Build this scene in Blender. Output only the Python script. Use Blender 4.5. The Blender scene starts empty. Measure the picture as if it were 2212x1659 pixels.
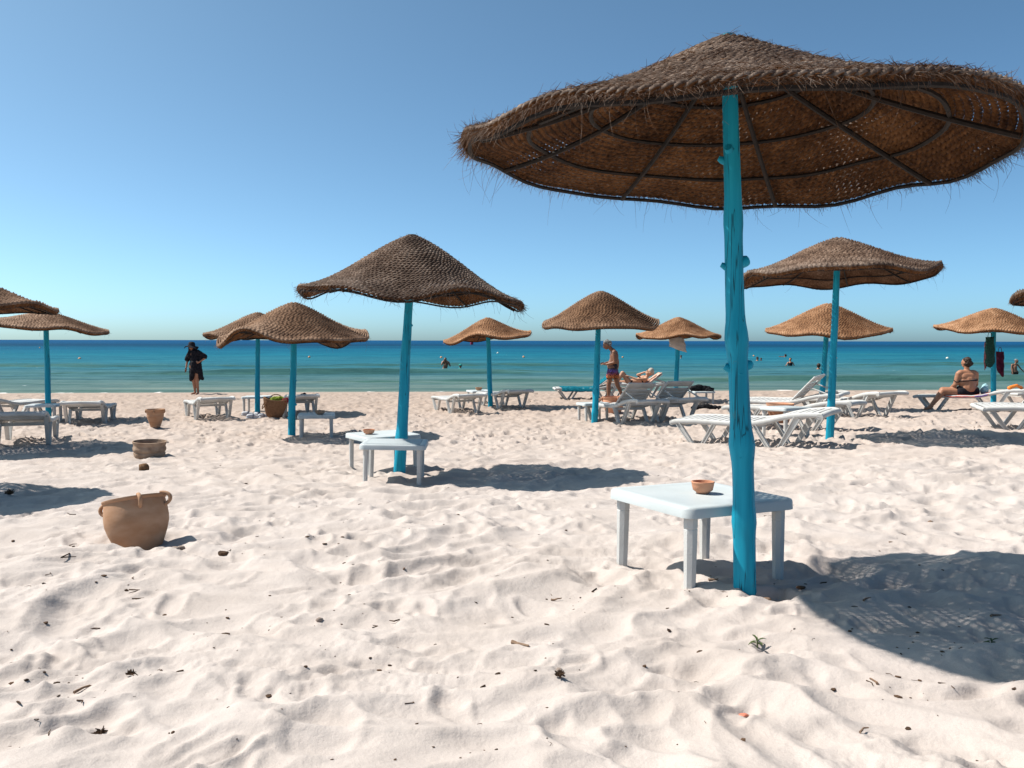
import bpy, bmesh, math, random
import numpy as np
from mathutils import Vector, Matrix, Euler

scene = bpy.context.scene
col = scene.collection
rad = math.radians

# ------------------------------------------------------------------ camera
CAM_Z = 0.95
cam_d = bpy.data.cameras.new('camera')
cam_d.sensor_width = 36.0
cam_d.lens = 36.0 * 1800.0 / 2212.0
cam_d.clip_start = 0.05
cam_d.clip_end = 40000.0
cam = bpy.data.objects.new('camera', cam_d)
col.objects.link(cam)
cam_m = Matrix.Rotation(rad(90 - 2.98), 4, 'X') @ Matrix.Rotation(rad(0.11), 4, 'Z')
cam.rotation_euler = cam_m.to_euler()
cam.location = (0, 0, CAM_Z)
scene.camera = cam

# ------------------------------------------------------------------ sky and sun
SUN_EL, SUN_AZ = 53.0, -78.0          # azimuth measured from +Y (away) towards +X
world = bpy.data.worlds.new('World')
scene.world = world
world.use_nodes = True
wn, wl = world.node_tree.nodes, world.node_tree.links
sky = wn.new('ShaderNodeTexSky')
sky.sky_type = 'NISHITA'
sky.sun_disc = False
sky.sun_elevation = rad(SUN_EL)
sky.sun_rotation = rad(SUN_AZ)
sky.altitude = 0
sky.air_density = 0.38
sky.dust_density = 1.20
sky.ozone_density = 3.0
bg = wn['Background']
bg.inputs['Strength'].default_value = 0.110
tint = wn.new('ShaderNodeMix'); tint.data_type = 'RGBA'; tint.blend_type = 'MULTIPLY'
tint.inputs[0].default_value = 1.0
tint.inputs[7].default_value = (1.02, 1.37, 1.26, 1)      # white balance of the whole sky
wl.new(sky.outputs['Color'], tint.inputs[6])
wl.new(tint.outputs[2], bg.inputs['Color'])

sun_d = bpy.data.lights.new('sun', 'SUN')
sun_d.energy = 5.0
sun_d.angle = rad(0.53)
sun_d.color = (1.0, 0.95, 0.88)
sun = bpy.data.objects.new('sun', sun_d)
col.objects.link(sun)
sd = Vector((math.sin(rad(SUN_AZ)) * math.cos(rad(SUN_EL)), math.cos(rad(SUN_AZ)) * math.cos(rad(SUN_EL)), math.sin(rad(SUN_EL))))
sun.rotation_euler = sd.to_track_quat('Z', 'Y').to_euler()
sun.location = sd * 30

scene.render.engine = 'CYCLES'
scene.view_settings.view_transform = 'Standard'
scene.view_settings.look = 'None'
scene.view_settings.exposure = 0.60
scene.view_settings.gamma = 1.0
scene.view_settings.use_curve_mapping = False
scene.cycles.max_bounces = 8
scene.cycles.transparent_max_bounces = 8

# ------------------------------------------------------------------ helpers
def ray(px, py):
    """viewing direction through a point of the 2212 x 1659 layout sketch"""
    d = cam_m.to_3x3() @ Vector(((px - 1106) / 1800.0, -(py - 829.5) / 1800.0, -1.0))
    return d

def at_depth(px, py, Y):
    d = ray(px, py)
    t = Y / d.y
    return Vector((d.x * t, Y, CAM_Z + d.z * t))

def on_z(px, py, z):
    d = ray(px, py)
    t = (z - CAM_Z) / d.z
    return Vector((d.x * t, d.y * t, z))

def props(o, label=None, cat=None, group=None, kind=None):
    if label: o['label'] = label
    if cat: o['category'] = cat
    if group: o['group'] = group
    if kind: o['kind'] = kind
    return o

def empty(name, loc=(0, 0, 0), rot=(0, 0, 0), label=None, cat=None, group=None):
    o = bpy.data.objects.new(name, None)
    o.empty_display_size = 0.1
    o.location = loc
    o.rotation_euler = rot
    col.objects.link(o)
    return props(o, label, cat, group)

def put(name, me, parent=None, loc=(0, 0, 0), rot=(0, 0, 0), scale=None):
    o = bpy.data.objects.new(name, me)
    o.location = loc
    o.rotation_euler = rot
    if scale is not None:
        o.scale = scale
    col.objects.link(o)
    o.parent = parent
    return o

def mesh_np(name, V, F, mats, smooth=True, mat_idx=None):
    """mesh from an (n,3) array and an (m,4) or (m,3) index array"""
    V = np.asarray(V, dtype=np.float32).reshape(-1, 3)
    F = np.asarray(F, dtype=np.int32)
    me = bpy.data.meshes.new(name)
    k = F.shape[1]
    me.vertices.add(len(V))
    me.vertices.foreach_set('co', V.ravel())
    me.loops.add(F.size)
    me.loops.foreach_set('vertex_index', F.ravel())
    me.polygons.add(len(F))
    me.polygons.foreach_set('loop_start', np.arange(0, F.size, k, dtype=np.int32))
    me.polygons.foreach_set('loop_total', np.full(len(F), k, dtype=np.int32))
    me.polygons.foreach_set('use_smooth', np.full(len(F), smooth, dtype=bool))
    if mat_idx is not None:
        me.polygons.foreach_set('material_index', np.asarray(mat_idx, dtype=np.int32))
    for m in (mats if isinstance(mats, (list, tuple)) else [mats]):
        me.materials.append(m)
    me.update(calc_edges=True)
    return me

class MB:
    """collects quads and triangles of one mesh"""
    def __init__(self):
        self.v, self.f, self.n = [], [], 0
    def add(self, V, F):
        V = np.asarray(V, dtype=float).reshape(-1, 3)
        self.v.append(V)
        for f in F:
            self.f.append(tuple(int(i) + self.n for i in f))
        self.n += len(V)
        return self
    def tube(self, P, R, sides=8, caps=True, squash=None):
        P = np.asarray(P, dtype=float)
        n = len(P)
        R = np.full(n, R) if np.isscalar(R) else np.asarray(R, dtype=float)
        T = np.gradient(P, axis=0)
        T /= np.linalg.norm(T, axis=1)[:, None] + 1e-12
        a = np.array([0, 0, 1.0]) if abs(T[0][2]) < 0.9 else np.array([1.0, 0, 0])
        N = np.cross(a, T[0]); N /= np.linalg.norm(N)
        V = []
        for i in range(n):
            N = N - T[i] * np.dot(N, T[i]); N /= np.linalg.norm(N) + 1e-12
            B = np.cross(T[i], N)
            for s in range(sides):
                an = 2 * math.pi * s / sides
                V.append(P[i] + R[i] * (math.cos(an) * N + math.sin(an) * B))
        F = []
        for i in range(n - 1):
            for s in range(sides):
                s2 = (s + 1) % sides
                F.append((i * sides + s, i * sides + s2, (i + 1) * sides + s2, (i + 1) * sides + s))
        if caps:
            F.append(tuple(range(sides - 1, -1, -1)))
            F.append(tuple((n - 1) * sides + s for s in range(sides)))
        return self.add(V, F)
    def lathe(self, prof, sides=32, center=(0, 0, 0)):
        """profile of (radius, height) pairs turned round z"""
        V, F = [], []
        m = len(prof)
        for r, z in prof:
            for s in range(sides):
                an = 2 * math.pi * s / sides
                V.append((center[0] + r * math.cos(an), center[1] + r * math.sin(an), center[2] + z))
        for i in range(m - 1):
            for s in range(sides):
                s2 = (s + 1) % sides
                F.append((i * sides + s, i * sides + s2, (i + 1) * sides + s2, (i + 1) * sides + s))
        F.append(tuple(range(sides - 1, -1, -1)))
        F.append(tuple((m - 1) * sides + s for s in range(sides)))
        return self.add(V, F)
    def sweep(self, P, sect, up=(0, 0, 1)):
        """cross-section sect [(side, up)] carried along P, side = up x tangent"""
        P = np.asarray(P, dtype=float)
        T = np.gradient(P, axis=0)
        T /= np.linalg.norm(T, axis=1)[:, None]
        up = np.asarray(up, dtype=float)
        V = []
        k = len(sect)
        for p, t in zip(P, T):
            s = np.cross(up, t); s /= np.linalg.norm(s)
            u = np.cross(t, s)
            for a, b in sect:
                V.append(p + a * s + b * u)
        F = []
        for i in range(len(P) - 1):
            for j in range(k):
                j2 = (j + 1) % k
                F.append((i * k + j, i * k + j2, (i + 1) * k + j2, (i + 1) * k + j))
        F.append(tuple(range(k - 1, -1, -1)))
        F.append(tuple((len(P) - 1) * k + j for j in range(k)))
        return self.add(V, F)
    def mesh(self, name, mat, smooth=True, bevel=0.0, angle=35):
        V = np.concatenate(self.v)
        me = bpy.data.meshes.new(name)
        me.from_pydata(V.tolist(), [], self.f)
        me.update()
        bm = bmesh.new(); bm.from_mesh(me)
        bmesh.ops.recalc_face_normals(bm, faces=bm.faces)
        if bevel:
            es = [e for e in bm.edges if len(e.link_faces) == 2 and e.calc_face_angle(0) > rad(30)]
            bmesh.ops.bevel(bm, geom=es, offset=bevel, segments=2, profile=0.6, affect='EDGES', clamp_overlap=True)
        bm.to_mesh(me); bm.free()
        for p in me.polygons: p.use_smooth = smooth
        if smooth:
            try: me.set_sharp_from_angle(angle=rad(angle))
            except Exception: pass
        me.materials.append(mat)
        return me

def rrect(w, h, r):
    """rounded-rectangle section, 8 points"""
    w, h = w / 2, h / 2
    return [(w - r, -h), (w, -h + r), (w, h - r), (w - r, h), (-w + r, h), (-w, h - r), (-w, -h + r), (-w + r, -h)]

def box_mb(mb, c, s, rot=None):
    x, y, z = [q / 2 for q in s]
    V = np.array([(-x, -y, -z), (x, -y, -z), (x, y, -z), (-x, y, -z), (-x, -y, z), (x, -y, z), (x, y, z), (-x, y, z)])
    if rot is not None:
        V = V @ np.array(rot.to_3x3()).T
    V = V + np.array(c)
    return mb.add(V, [(0, 3, 2, 1), (4, 5, 6, 7), (0, 1, 5, 4), (1, 2, 6, 5), (2, 3, 7, 6), (3, 0, 4, 7)])

# gradient noise
_perm = np.random.RandomState(11).permutation(256)
_perm = np.concatenate([_perm, _perm])
_ga = np.random.RandomState(12).rand(256) * 2 * np.pi
_gx, _gy = np.cos(_ga), np.sin(_ga)
def perlin(x, y):
    x = np.asarray(x, dtype=float); y = np.asarray(y, dtype=float)
    xi = np.floor(x).astype(int); yi = np.floor(y).astype(int)
    xf = x - xi; yf = y - yi
    u = xf * xf * xf * (xf * (xf * 6 - 15) + 10); v = yf * yf * yf * (yf * (yf * 6 - 15) + 10)
    def g(i, j, dx, dy):
        h = _perm[_perm[i & 255] + (j & 255)]
        return _gx[h] * dx + _gy[h] * dy
    a = g(xi, yi, xf, yf); b = g(xi + 1, yi, xf - 1, yf)
    c = g(xi, yi + 1, xf, yf - 1); d = g(xi + 1, yi + 1, xf - 1, yf - 1)
    return ((a + u * (b - a)) * (1 - v) + (c + u * (d - c)) * v) * 1.5

# ------------------------------------------------------------------ materials
def new_mat(name):
    m = bpy.data.materials.new(name)
    m.use_nodes = True
    nt = m.node_tree
    return m, nt.nodes, nt.links, nt.nodes['Principled BSDF']

def ramp(nodes, stops):
    r = nodes.new('ShaderNodeValToRGB')
    el = r.color_ramp.elements
    while len(el) < len(stops): el.new(0.5)
    for e, (p, c) in zip(el, stops):
        e.position = p
        e.color = (c[0], c[1], c[2], 1)
    return r

def pmat(name, c1, c2, scale=8, rough=0.6, bump=0.2, bscale=40, spec=0.3, detail=6, stretch=(1, 1, 1), dist=0.004, lo=0.35, hi=0.65, sss=0.0):
    m, N, L, B = new_mat(name)
    tc = N.new('ShaderNodeTexCoord')
    mp = N.new('ShaderNodeMapping'); mp.inputs['Scale'].default_value = stretch
    L.new(tc.outputs['Object'], mp.inputs['Vector'])
    n1 = N.new('ShaderNodeTexNoise'); n1.inputs['Scale'].default_value = scale; n1.inputs['Detail'].default_value = detail
    L.new(mp.outputs[0], n1.inputs['Vector'])
    r = ramp(N, [(lo, c1), (hi, c2)])
    L.new(n1.outputs['Fac'], r.inputs['Fac'])
    L.new(r.outputs['Color'], B.inputs['Base Color'])
    B.inputs['Roughness'].default_value = rough
    B.inputs['Specular IOR Level'].default_value = spec
    if bump:
        n2 = N.new('ShaderNodeTexNoise'); n2.inputs['Scale'].default_value = bscale; n2.inputs['Detail'].default_value = 5
        L.new(mp.outputs[0], n2.inputs['Vector'])
        b = N.new('ShaderNodeBump'); b.inputs['Strength'].default_value = bump; b.inputs['Distance'].default_value = dist
        L.new(n2.outputs['Fac'], b.inputs['Height'])
        L.new(b.outputs['Normal'], B.inputs['Normal'])
    if sss:
        B.inputs['Subsurface Weight'].default_value = sss
        B.inputs['Subsurface Radius'].default_value = (0.02, 0.008, 0.004)
    return m

def sand_mat():
    m, N, L, B = new_mat('sand')
    geo = N.new('ShaderNodeNewGeometry')
    sep = N.new('ShaderNodeSeparateXYZ'); L.new(geo.outputs['Position'], sep.inputs[0])
    # pale powdery sand on the upper beach, pinker and coarser towards the water
    wob = N.new('ShaderNodeTexNoise'); wob.inputs['Scale'].default_value = 0.9; wob.inputs['Detail'].default_value = 5
    L.new(geo.outputs['Position'], wob.inputs['Vector'])
    ad = N.new('ShaderNodeMath'); ad.operation = 'MULTIPLY_ADD'; ad.inputs[1].default_value = 5.0
    L.new(wob.outputs['Fac'], ad.inputs[0]); L.new(sep.outputs['Y'], ad.inputs[2])
    mr = N.new('ShaderNodeMapRange'); mr.inputs[1].default_value = 8.0; mr.inputs[2].default_value = 31.0
    L.new(ad.outputs[0], mr.inputs[0])
    r = ramp(N, [(0.0, (0.438, 0.384, 0.353)), (0.25, (0.412, 0.347, 0.307)), (0.6, (0.362, 0.287, 0.240)), (0.93, (0.340, 0.266, 0.220)), (1.0, (0.25, 0.195, 0.155))])
    L.new(mr.outputs[0], r.inputs['Fac'])
    spk = N.new('ShaderNodeTexNoise'); spk.inputs['Scale'].default_value = 700; spk.inputs['Detail'].default_value = 3
    L.new(geo.outputs['Position'], spk.inputs['Vector'])
    spr = ramp(N, [(0.25, (0.80, 0.79, 0.78)), (0.6, (1.04, 1.04, 1.04))])
    L.new(spk.outputs['Fac'], spr.inputs['Fac'])
    bl = N.new('ShaderNodeTexNoise'); bl.inputs['Scale'].default_value = 3.2; bl.inputs['Detail'].default_value = 6
    L.new(geo.outputs['Position'], bl.inputs['Vector'])
    blr = ramp(N, [(0.3, (0.93, 0.915, 0.90)), (0.65, (1.03, 1.03, 1.03))])
    L.new(bl.outputs['Fac'], blr.inputs['Fac'])
    m1 = N.new('ShaderNodeMix'); m1.data_type = 'RGBA'; m1.blend_type = 'MULTIPLY'; m1.inputs[0].default_value = 1
    L.new(r.outputs['Color'], m1.inputs[6]); L.new(spr.outputs['Color'], m1.inputs[7])
    m2 = N.new('ShaderNodeMix'); m2.data_type = 'RGBA'; m2.blend_type = 'MULTIPLY'; m2.inputs[0].default_value = 1
    L.new(m1.outputs[2], m2.inputs[6]); L.new(blr.outputs['Color'], m2.inputs[7])
    L.new(m2.outputs[2], B.inputs['Base Color'])
    B.inputs['Roughness'].default_value = 0.95
    B.inputs['Specular IOR Level'].default_value = 0.12
    b1n = N.new('ShaderNodeTexNoise'); b1n.inputs['Scale'].default_value = 42; b1n.inputs['Detail'].default_value = 7; b1n.inputs['Roughness'].default_value = 0.62
    L.new(geo.outputs['Position'], b1n.inputs['Vector'])
    b1 = N.new('ShaderNodeBump'); b1.inputs['Strength'].default_value = 0.6; b1.inputs['Distance'].default_value = 0.008
    L.new(b1n.outputs['Fac'], b1.inputs['Height'])
    b2n = N.new('ShaderNodeTexNoise'); b2n.inputs['Scale'].default_value = 260; b2n.inputs['Detail'].default_value = 4
    L.new(geo.outputs['Position'], b2n.inputs['Vector'])
    b2 = N.new('ShaderNodeBump'); b2.inputs['Strength'].default_value = 0.25; b2.inputs['Distance'].default_value = 0.002
    L.new(b2n.outputs['Fac'], b2.inputs['Height']); L.new(b1.outputs['Normal'], b2.inputs['Normal'])
    L.new(b2.outputs['Normal'], B.inputs['Normal'])
    return m

def sea_mat():
    m, N, L, B = new_mat('sea_water')
    geo = N.new('ShaderNodeNewGeometry')
    sep = N.new('ShaderNodeSeparateXYZ'); L.new(geo.outputs['Position'], sep.inputs[0])
    sk = N.new('ShaderNodeMath'); sk.operation = 'MULTIPLY_ADD'; sk.inputs[1].default_value = -0.09
    L.new(sep.outputs['X'], sk.inputs[0]); L.new(sep.outputs['Y'], sk.inputs[2])
    wn_ = N.new('ShaderNodeTexNoise'); wn_.inputs['Scale'].default_value = 0.035; wn_.inputs['Detail'].default_value = 4
    mp0 = N.new('ShaderNodeMapping'); mp0.inputs['Scale'].default_value = (0.35, 1, 1)
    L.new(geo.outputs['Position'], mp0.inputs[0]); L.new(mp0.outputs[0], wn_.inputs['Vector'])
    wm = N.new('ShaderNodeMath'); wm.operation = 'MULTIPLY_ADD'; wm.inputs[1].default_value = 0.8; wm.inputs[2].default_value = 0.6
    L.new(wn_.outputs['Fac'], wm.inputs[0])
    ym = N.new('ShaderNodeMath'); ym.operation = 'MULTIPLY'
    L.new(sk.outputs[0], ym.inputs[0]); L.new(wm.outputs[0], ym.inputs[1])
    lg = N.new('ShaderNodeMath'); lg.operation = 'LOGARITHM'; lg.inputs[1].default_value = 10
    L.new(ym.outputs[0], lg.inputs[0])
    mr = N.new('ShaderNodeMapRange'); mr.inputs[1].default_value = math.log10(27.0); mr.inputs[2].default_value = 3.0
    L.new(lg.outputs[0], mr.inputs[0])
    r = ramp(N, [(0.0, (0.105, 0.150, 0.130)), (0.09, (0.056, 0.120, 0.124)), (0.20, (0.022, 0.113, 0.148)), (0.36, (0.006, 0.105, 0.155)), (0.52, (0.002, 0.075, 0.140)), (0.66, (0.001, 0.036, 0.080)), (0.80, (0.001, 0.048, 0.120)), (1.0, (0.001, 0.052, 0.135))])
    L.new(mr.outputs[0], r.inputs['Fac'])
    # foam where the water laps the beach
    fn = N.new('ShaderNodeTexNoise'); fn.inputs['Scale'].default_value = 1.3; fn.inputs['Detail'].default_value = 8
    L.new(geo.outputs['Position'], fn.inputs['Vector'])
    fd = N.new('ShaderNodeMapRange'); fd.inputs[1].default_value = 29.3; fd.inputs[2].default_value = 27.6; fd.inputs[3].default_value = 0; fd.inputs[4].default_value = 0.5
    L.new(sk.outputs[0], fd.inputs[0])
    fa = N.new('ShaderNodeMath'); fa.operation = 'ADD'; L.new(fn.outputs['Fac'], fa.inputs[0]); L.new(fd.outputs[0], fa.inputs[1])
    fr = ramp(N, [(0.73, (0, 0, 0)), (0.82, (1, 1, 1))])
    L.new(fa.outputs[0], fr.inputs['Fac'])
    mx = N.new('ShaderNodeMix'); mx.data_type = 'RGBA'
    L.new(fr.outputs['Color'], mx.inputs[0]); L.new(r.outputs['Color'], mx.inputs[6]); mx.inputs[7].default_value = (0.75, 0.77, 0.75, 1)
    N.remove(B)
    B = N.new('ShaderNodeBsdfDiffuse')
    # darker green of looking into steep wave faces, painted on beach-facing slopes
    sn = N.new('ShaderNodeSeparateXYZ'); L.new(geo.outputs['Normal'], sn.inputs[0])
    wf = N.new('ShaderNodeMapRange'); wf.inputs[1].default_value = -0.02; wf.inputs[2].default_value = -0.14; wf.inputs[3].default_value = 0; wf.inputs[4].default_value = 0.85
    L.new(sn.outputs['Y'], wf.inputs[0])
    mg = N.new('ShaderNodeMix'); mg.data_type = 'RGBA'
    L.new(wf.outputs[0], mg.inputs[0]); L.new(mx.outputs[2], mg.inputs[6]); mg.inputs[7].default_value = (0.030, 0.085, 0.070, 1)
    ms_ = N.new('ShaderNodeMapping'); ms_.inputs['Scale'].default_value = (0.16, 1.0, 1); L.new(geo.outputs['Position'], ms_.inputs[0])
    ns = N.new('ShaderNodeTexNoise'); ns.inputs['Scale'].default_value = 0.55; ns.inputs['Detail'].default_value = 7; ns.inputs['Roughness'].default_value = 0.68
    L.new(ms_.outputs[0], ns.inputs['Vector'])
    rs_ = ramp(N, [(0.34, (0.62, 0.74, 0.80)), (0.50, (1.0, 1.0, 1.0)), (0.66, (1.6, 1.28, 1.2))]); L.new(ns.outputs['Fac'], rs_.inputs['Fac'])  # light and dark of the ripples painted into the water colour as streaks
    mq = N.new('ShaderNodeMix'); mq.data_type = 'RGBA'; mq.blend_type = 'MULTIPLY'; mq.inputs[0].default_value = 1.0
    L.new(mg.outputs[2], mq.inputs[6]); L.new(rs_.outputs['Color'], mq.inputs[7])
    L.new(mq.outputs[2], B.inputs['Color'])
    G = N.new('ShaderNodeBsdfGlossy'); G.inputs['Roughness'].default_value = 0.22
    fz = N.new('ShaderNodeFresnel'); fz.inputs['IOR'].default_value = 1.33
    fc = N.new('ShaderNodeMath'); fc.operation = 'MINIMUM'; fc.inputs[1].default_value = 0.08      # ruffled water turns its facets to the viewer
    L.new(fz.outputs[0], fc.inputs[0])
    ms = N.new('ShaderNodeMixShader')
    L.new(fc.outputs[0], ms.inputs[0]); L.new(B.outputs[0], ms.inputs[1]); L.new(G.outputs[0], ms.inputs[2])
    L.new(ms.outputs[0], N['Material Output'].inputs['Surface'])
    mp = N.new('ShaderNodeMapping'); mp.inputs['Scale'].default_value = (0.45, 1.0, 1)
    L.new(geo.outputs['Position'], mp.inputs[0])
    prev = None
    for sc, st, ds in ((0.9, 0.9, 0.30), (3.2, 0.8, 0.09), (0.14, 0.8, 1.2)):
        n = N.new('ShaderNodeTexNoise'); n.inputs['Scale'].default_value = sc; n.inputs['Detail'].default_value = 5
        L.new(mp.outputs[0], n.inputs['Vector'])
        b = N.new('ShaderNodeBump'); b.inputs['Strength'].default_value = st; b.inputs['Distance'].default_value = ds
        L.new(n.outputs['Fac'], b.inputs['Height'])
        if prev: L.new(prev.outputs['Normal'], b.inputs['Normal'])
        prev = b
    L.new(prev.outputs['Normal'], B.inputs['Normal']); L.new(prev.outputs['Normal'], G.inputs['Normal'])
    return m

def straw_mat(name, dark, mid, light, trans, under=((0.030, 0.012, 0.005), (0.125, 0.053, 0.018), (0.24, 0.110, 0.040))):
    m, N, L, B = new_mat(name)
    tc = N.new('ShaderNodeTexCoord')
    oi = N.new('ShaderNodeObjectInfo')
    n1 = N.new('ShaderNodeTexNoise'); n1.inputs['Scale'].default_value = 55; n1.inputs['Detail'].default_value = 5
    n2 = N.new('ShaderNodeTexNoise'); n2.inputs['Scale'].default_value = 5; n2.inputs['Detail'].default_value = 6
    L.new(tc.outputs['Object'], n1.inputs['Vector']); L.new(tc.outputs['Object'], n2.inputs['Vector'])
    a = N.new('ShaderNodeMath'); a.operation = 'MULTIPLY_ADD'; a.inputs[1].default_value = 0.55
    L.new(n1.outputs['Fac'], a.inputs[0])
    a2 = N.new('ShaderNodeMath'); a2.operation = 'MULTIPLY'; a2.inputs[1].default_value = 0.45
    L.new(n2.outputs['Fac'], a2.inputs[0]); L.new(a2.outputs[0], a.inputs[2])
    r = ramp(N, [(0.34, dark), (0.50, mid), (0.66, light)])
    L.new(a.outputs[0], r.inputs['Fac'])
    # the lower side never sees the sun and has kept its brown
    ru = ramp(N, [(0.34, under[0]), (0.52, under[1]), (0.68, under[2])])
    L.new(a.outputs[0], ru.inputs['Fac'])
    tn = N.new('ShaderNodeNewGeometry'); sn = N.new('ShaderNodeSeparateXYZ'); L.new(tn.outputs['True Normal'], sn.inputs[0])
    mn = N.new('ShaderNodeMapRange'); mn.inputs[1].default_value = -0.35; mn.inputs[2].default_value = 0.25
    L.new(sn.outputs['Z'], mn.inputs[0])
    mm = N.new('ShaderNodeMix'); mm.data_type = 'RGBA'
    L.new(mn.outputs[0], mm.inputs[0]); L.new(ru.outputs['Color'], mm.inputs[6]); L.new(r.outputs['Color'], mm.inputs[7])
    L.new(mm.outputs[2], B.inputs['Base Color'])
    B.inputs['Roughness'].default_value = 0.85
    B.inputs['Specular IOR Level'].default_value = 0.2
    n3 = N.new('ShaderNodeTexNoise'); n3.inputs['Scale'].default_value = 220; n3.inputs['Detail'].default_value = 4
    L.new(tc.outputs['Object'], n3.inputs['Vector'])
    b = N.new('ShaderNodeBump'); b.inputs['Strength'].default_value = 0.6; b.inputs['Distance'].default_value = 0.004
    L.new(n3.outputs['Fac'], b.inputs['Height']); L.new(b.outputs['Normal'], B.inputs['Normal'])
    t = N.new('ShaderNodeBsdfTranslucent'); t.inputs['Color'].default_value = (trans[0], trans[1], trans[2], 1)
    mx = N.new('ShaderNodeMixShader'); mx.inputs[0].default_value = 0.16
    out = N['Material Output']
    L.new(B.outputs[0], mx.inputs[1]); L.new(t.outputs[0], mx.inputs[2]); L.new(mx.outputs[0], out.inputs['Surface'])
    return m

def paint_mat():
    m, N, L, B = new_mat('turquoise_paint')
    tc = N.new('ShaderNodeTexCoord'); oi = N.new('ShaderNodeObjectInfo')
    mp = N.new('ShaderNodeMapping'); mp.inputs['Scale'].default_value = (14, 14, 1.1)
    L.new(tc.outputs['Object'], mp.inputs[0])
    n1 = N.new('ShaderNodeTexNoise'); n1.inputs['Scale'].default_value = 1.6; n1.inputs['Detail'].default_value = 8
    L.new(mp.outputs[0], n1.inputs['Vector'])
    r = ramp(N, [(0.25, (0.002, 0.185, 0.275)), (0.5, (0.004, 0.285, 0.415)), (0.75, (0.012, 0.36, 0.50))])
    L.new(n1.outputs['Fac'], r.inputs['Fac'])
    # thin lengthwise drying cracks
    mp2 = N.new('ShaderNodeMapping'); mp2.inputs['Scale'].default_value = (30, 30, 0.8)
    L.new(tc.outputs['Object'], mp2.inputs[0])
    n2 = N.new('ShaderNodeTexNoise'); n2.inputs['Scale'].default_value = 1.0; n2.inputs['Detail'].default_value = 2
    L.new(mp2.outputs[0], n2.inputs['Vector'])
    ab = N.new('ShaderNodeMath'); ab.operation = 'SUBTRACT'; ab.inputs[1].default_value = 0.5; L.new(n2.outputs['Fac'], ab.inputs[0])
    ab2 = N.new('ShaderNodeMath'); ab2.operation = 'ABSOLUTE'; L.new(ab.outputs[0], ab2.inputs[0])
    cr = ramp(N, [(0.0, (0.18, 0.18, 0.18)), (0.013, (1, 1, 1))])
    L.new(ab2.outputs[0], cr.inputs['Fac'])
    n4 = N.new('ShaderNodeTexNoise'); n4.inputs['Scale'].default_value = 3.0; L.new(tc.outputs['Object'], n4.inputs['Vector'])
    n4r = ramp(N, [(0.40, (1, 1, 1)), (0.46, (0, 0, 0))]); L.new(n4.outputs['Fac'], n4r.inputs['Fac'])
    mc = N.new('ShaderNodeMix'); mc.data_type = 'RGBA'
    L.new(n4r.outputs['Color'], mc.inputs[0]); L.new(cr.outputs['Color'], mc.inputs[6]); mc.inputs[7].default_value = (1, 1, 1, 1)
    mu = N.new('ShaderNodeMix'); mu.data_type = 'RGBA'; mu.blend_type = 'MULTIPLY'; mu.inputs[0].default_value = 1
    L.new(r.outputs['Color'], mu.inputs[6]); L.new(mc.outputs[2], mu.inputs[7])
    # worn spots where grey wood shows
    n3 = N.new('ShaderNodeTexNoise'); n3.inputs['Scale'].default_value = 9; n3.inputs['Detail'].default_value = 8; n3.inputs['Roughness'].default_value = 0.7
    L.new(tc.outputs['Object'], n3.inputs['Vector'])
    wr = ramp(N, [(0.62, (0, 0, 0)), (0.70, (1, 1, 1))]); L.new(n3.outputs['Fac'], wr.inputs['Fac'])
    m3 = N.new('ShaderNodeMix'); m3.data_type = 'RGBA'
    L.new(wr.outputs['Color'], m3.inputs[0]); L.new(mu.outputs[2], m3.inputs[6]); m3.inputs[7].default_value = (0.05, 0.20, 0.23, 1)
    L.new(m3.outputs[2], B.inputs['Base Color'])
    B.inputs['Roughness'].default_value = 0.6; B.inputs['Specular IOR Level'].default_value = 0.25
    bp = N.new('ShaderNodeBump'); bp.inputs['Strength'].default_value = 0.5; bp.inputs['Distance'].default_value = 0.006
    L.new(mu.outputs[2], bp.inputs['Height']); L.new(bp.outputs['Normal'], B.inputs['Normal'])
    return m

M = {}
M['sand'] = sand_mat()
M['sea'] = sea_mat()
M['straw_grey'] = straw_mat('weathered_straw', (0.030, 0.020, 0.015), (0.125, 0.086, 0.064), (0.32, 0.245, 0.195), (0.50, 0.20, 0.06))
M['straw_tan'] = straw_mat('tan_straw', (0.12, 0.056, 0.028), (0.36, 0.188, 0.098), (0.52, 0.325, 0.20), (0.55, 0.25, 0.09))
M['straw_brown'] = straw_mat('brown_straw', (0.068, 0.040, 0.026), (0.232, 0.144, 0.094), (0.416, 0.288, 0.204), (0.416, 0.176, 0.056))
M['paint'] = paint_mat()
M['iron'] = pmat('rusty_iron', (0.008, 0.006, 0.005), (0.022, 0.014, 0.010), 30, 0.8, 0.3, 90)
M['plastic'] = pmat('white_plastic', (0.415, 0.450, 0.450), (0.47, 0.50, 0.50), 4, 0.5, 0.12, 60, 0.35)
M['plastic_old'] = pmat('sun_worn_plastic', (0.395, 0.384, 0.361), (0.502, 0.494, 0.475), 5, 0.6, 0.2, 45, 0.3, lo=0.3, hi=0.6)
M['plastic_leg'] = pmat('grained_plastic', (0.441, 0.433, 0.414), (0.509, 0.502, 0.483), 6, 0.55, 0.25, 120, 0.3)
M['clay'] = pmat('terracotta', (0.328, 0.176, 0.098), (0.421, 0.257, 0.164), 7, 0.85, 0.25, 60, 0.15, stretch=(1, 1, 2.2))
M['clay_pale'] = pmat('sun_bleached_clay', (0.234, 0.156, 0.109), (0.343, 0.250, 0.183), 14, 0.95, 0.8, 25, 0.1, dist=0.012)
M['clay_red'] = pmat('orange_clay', (0.47, 0.215, 0.125), (0.56, 0.30, 0.19), 9, 0.8, 0.2, 80, 0.15)
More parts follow.
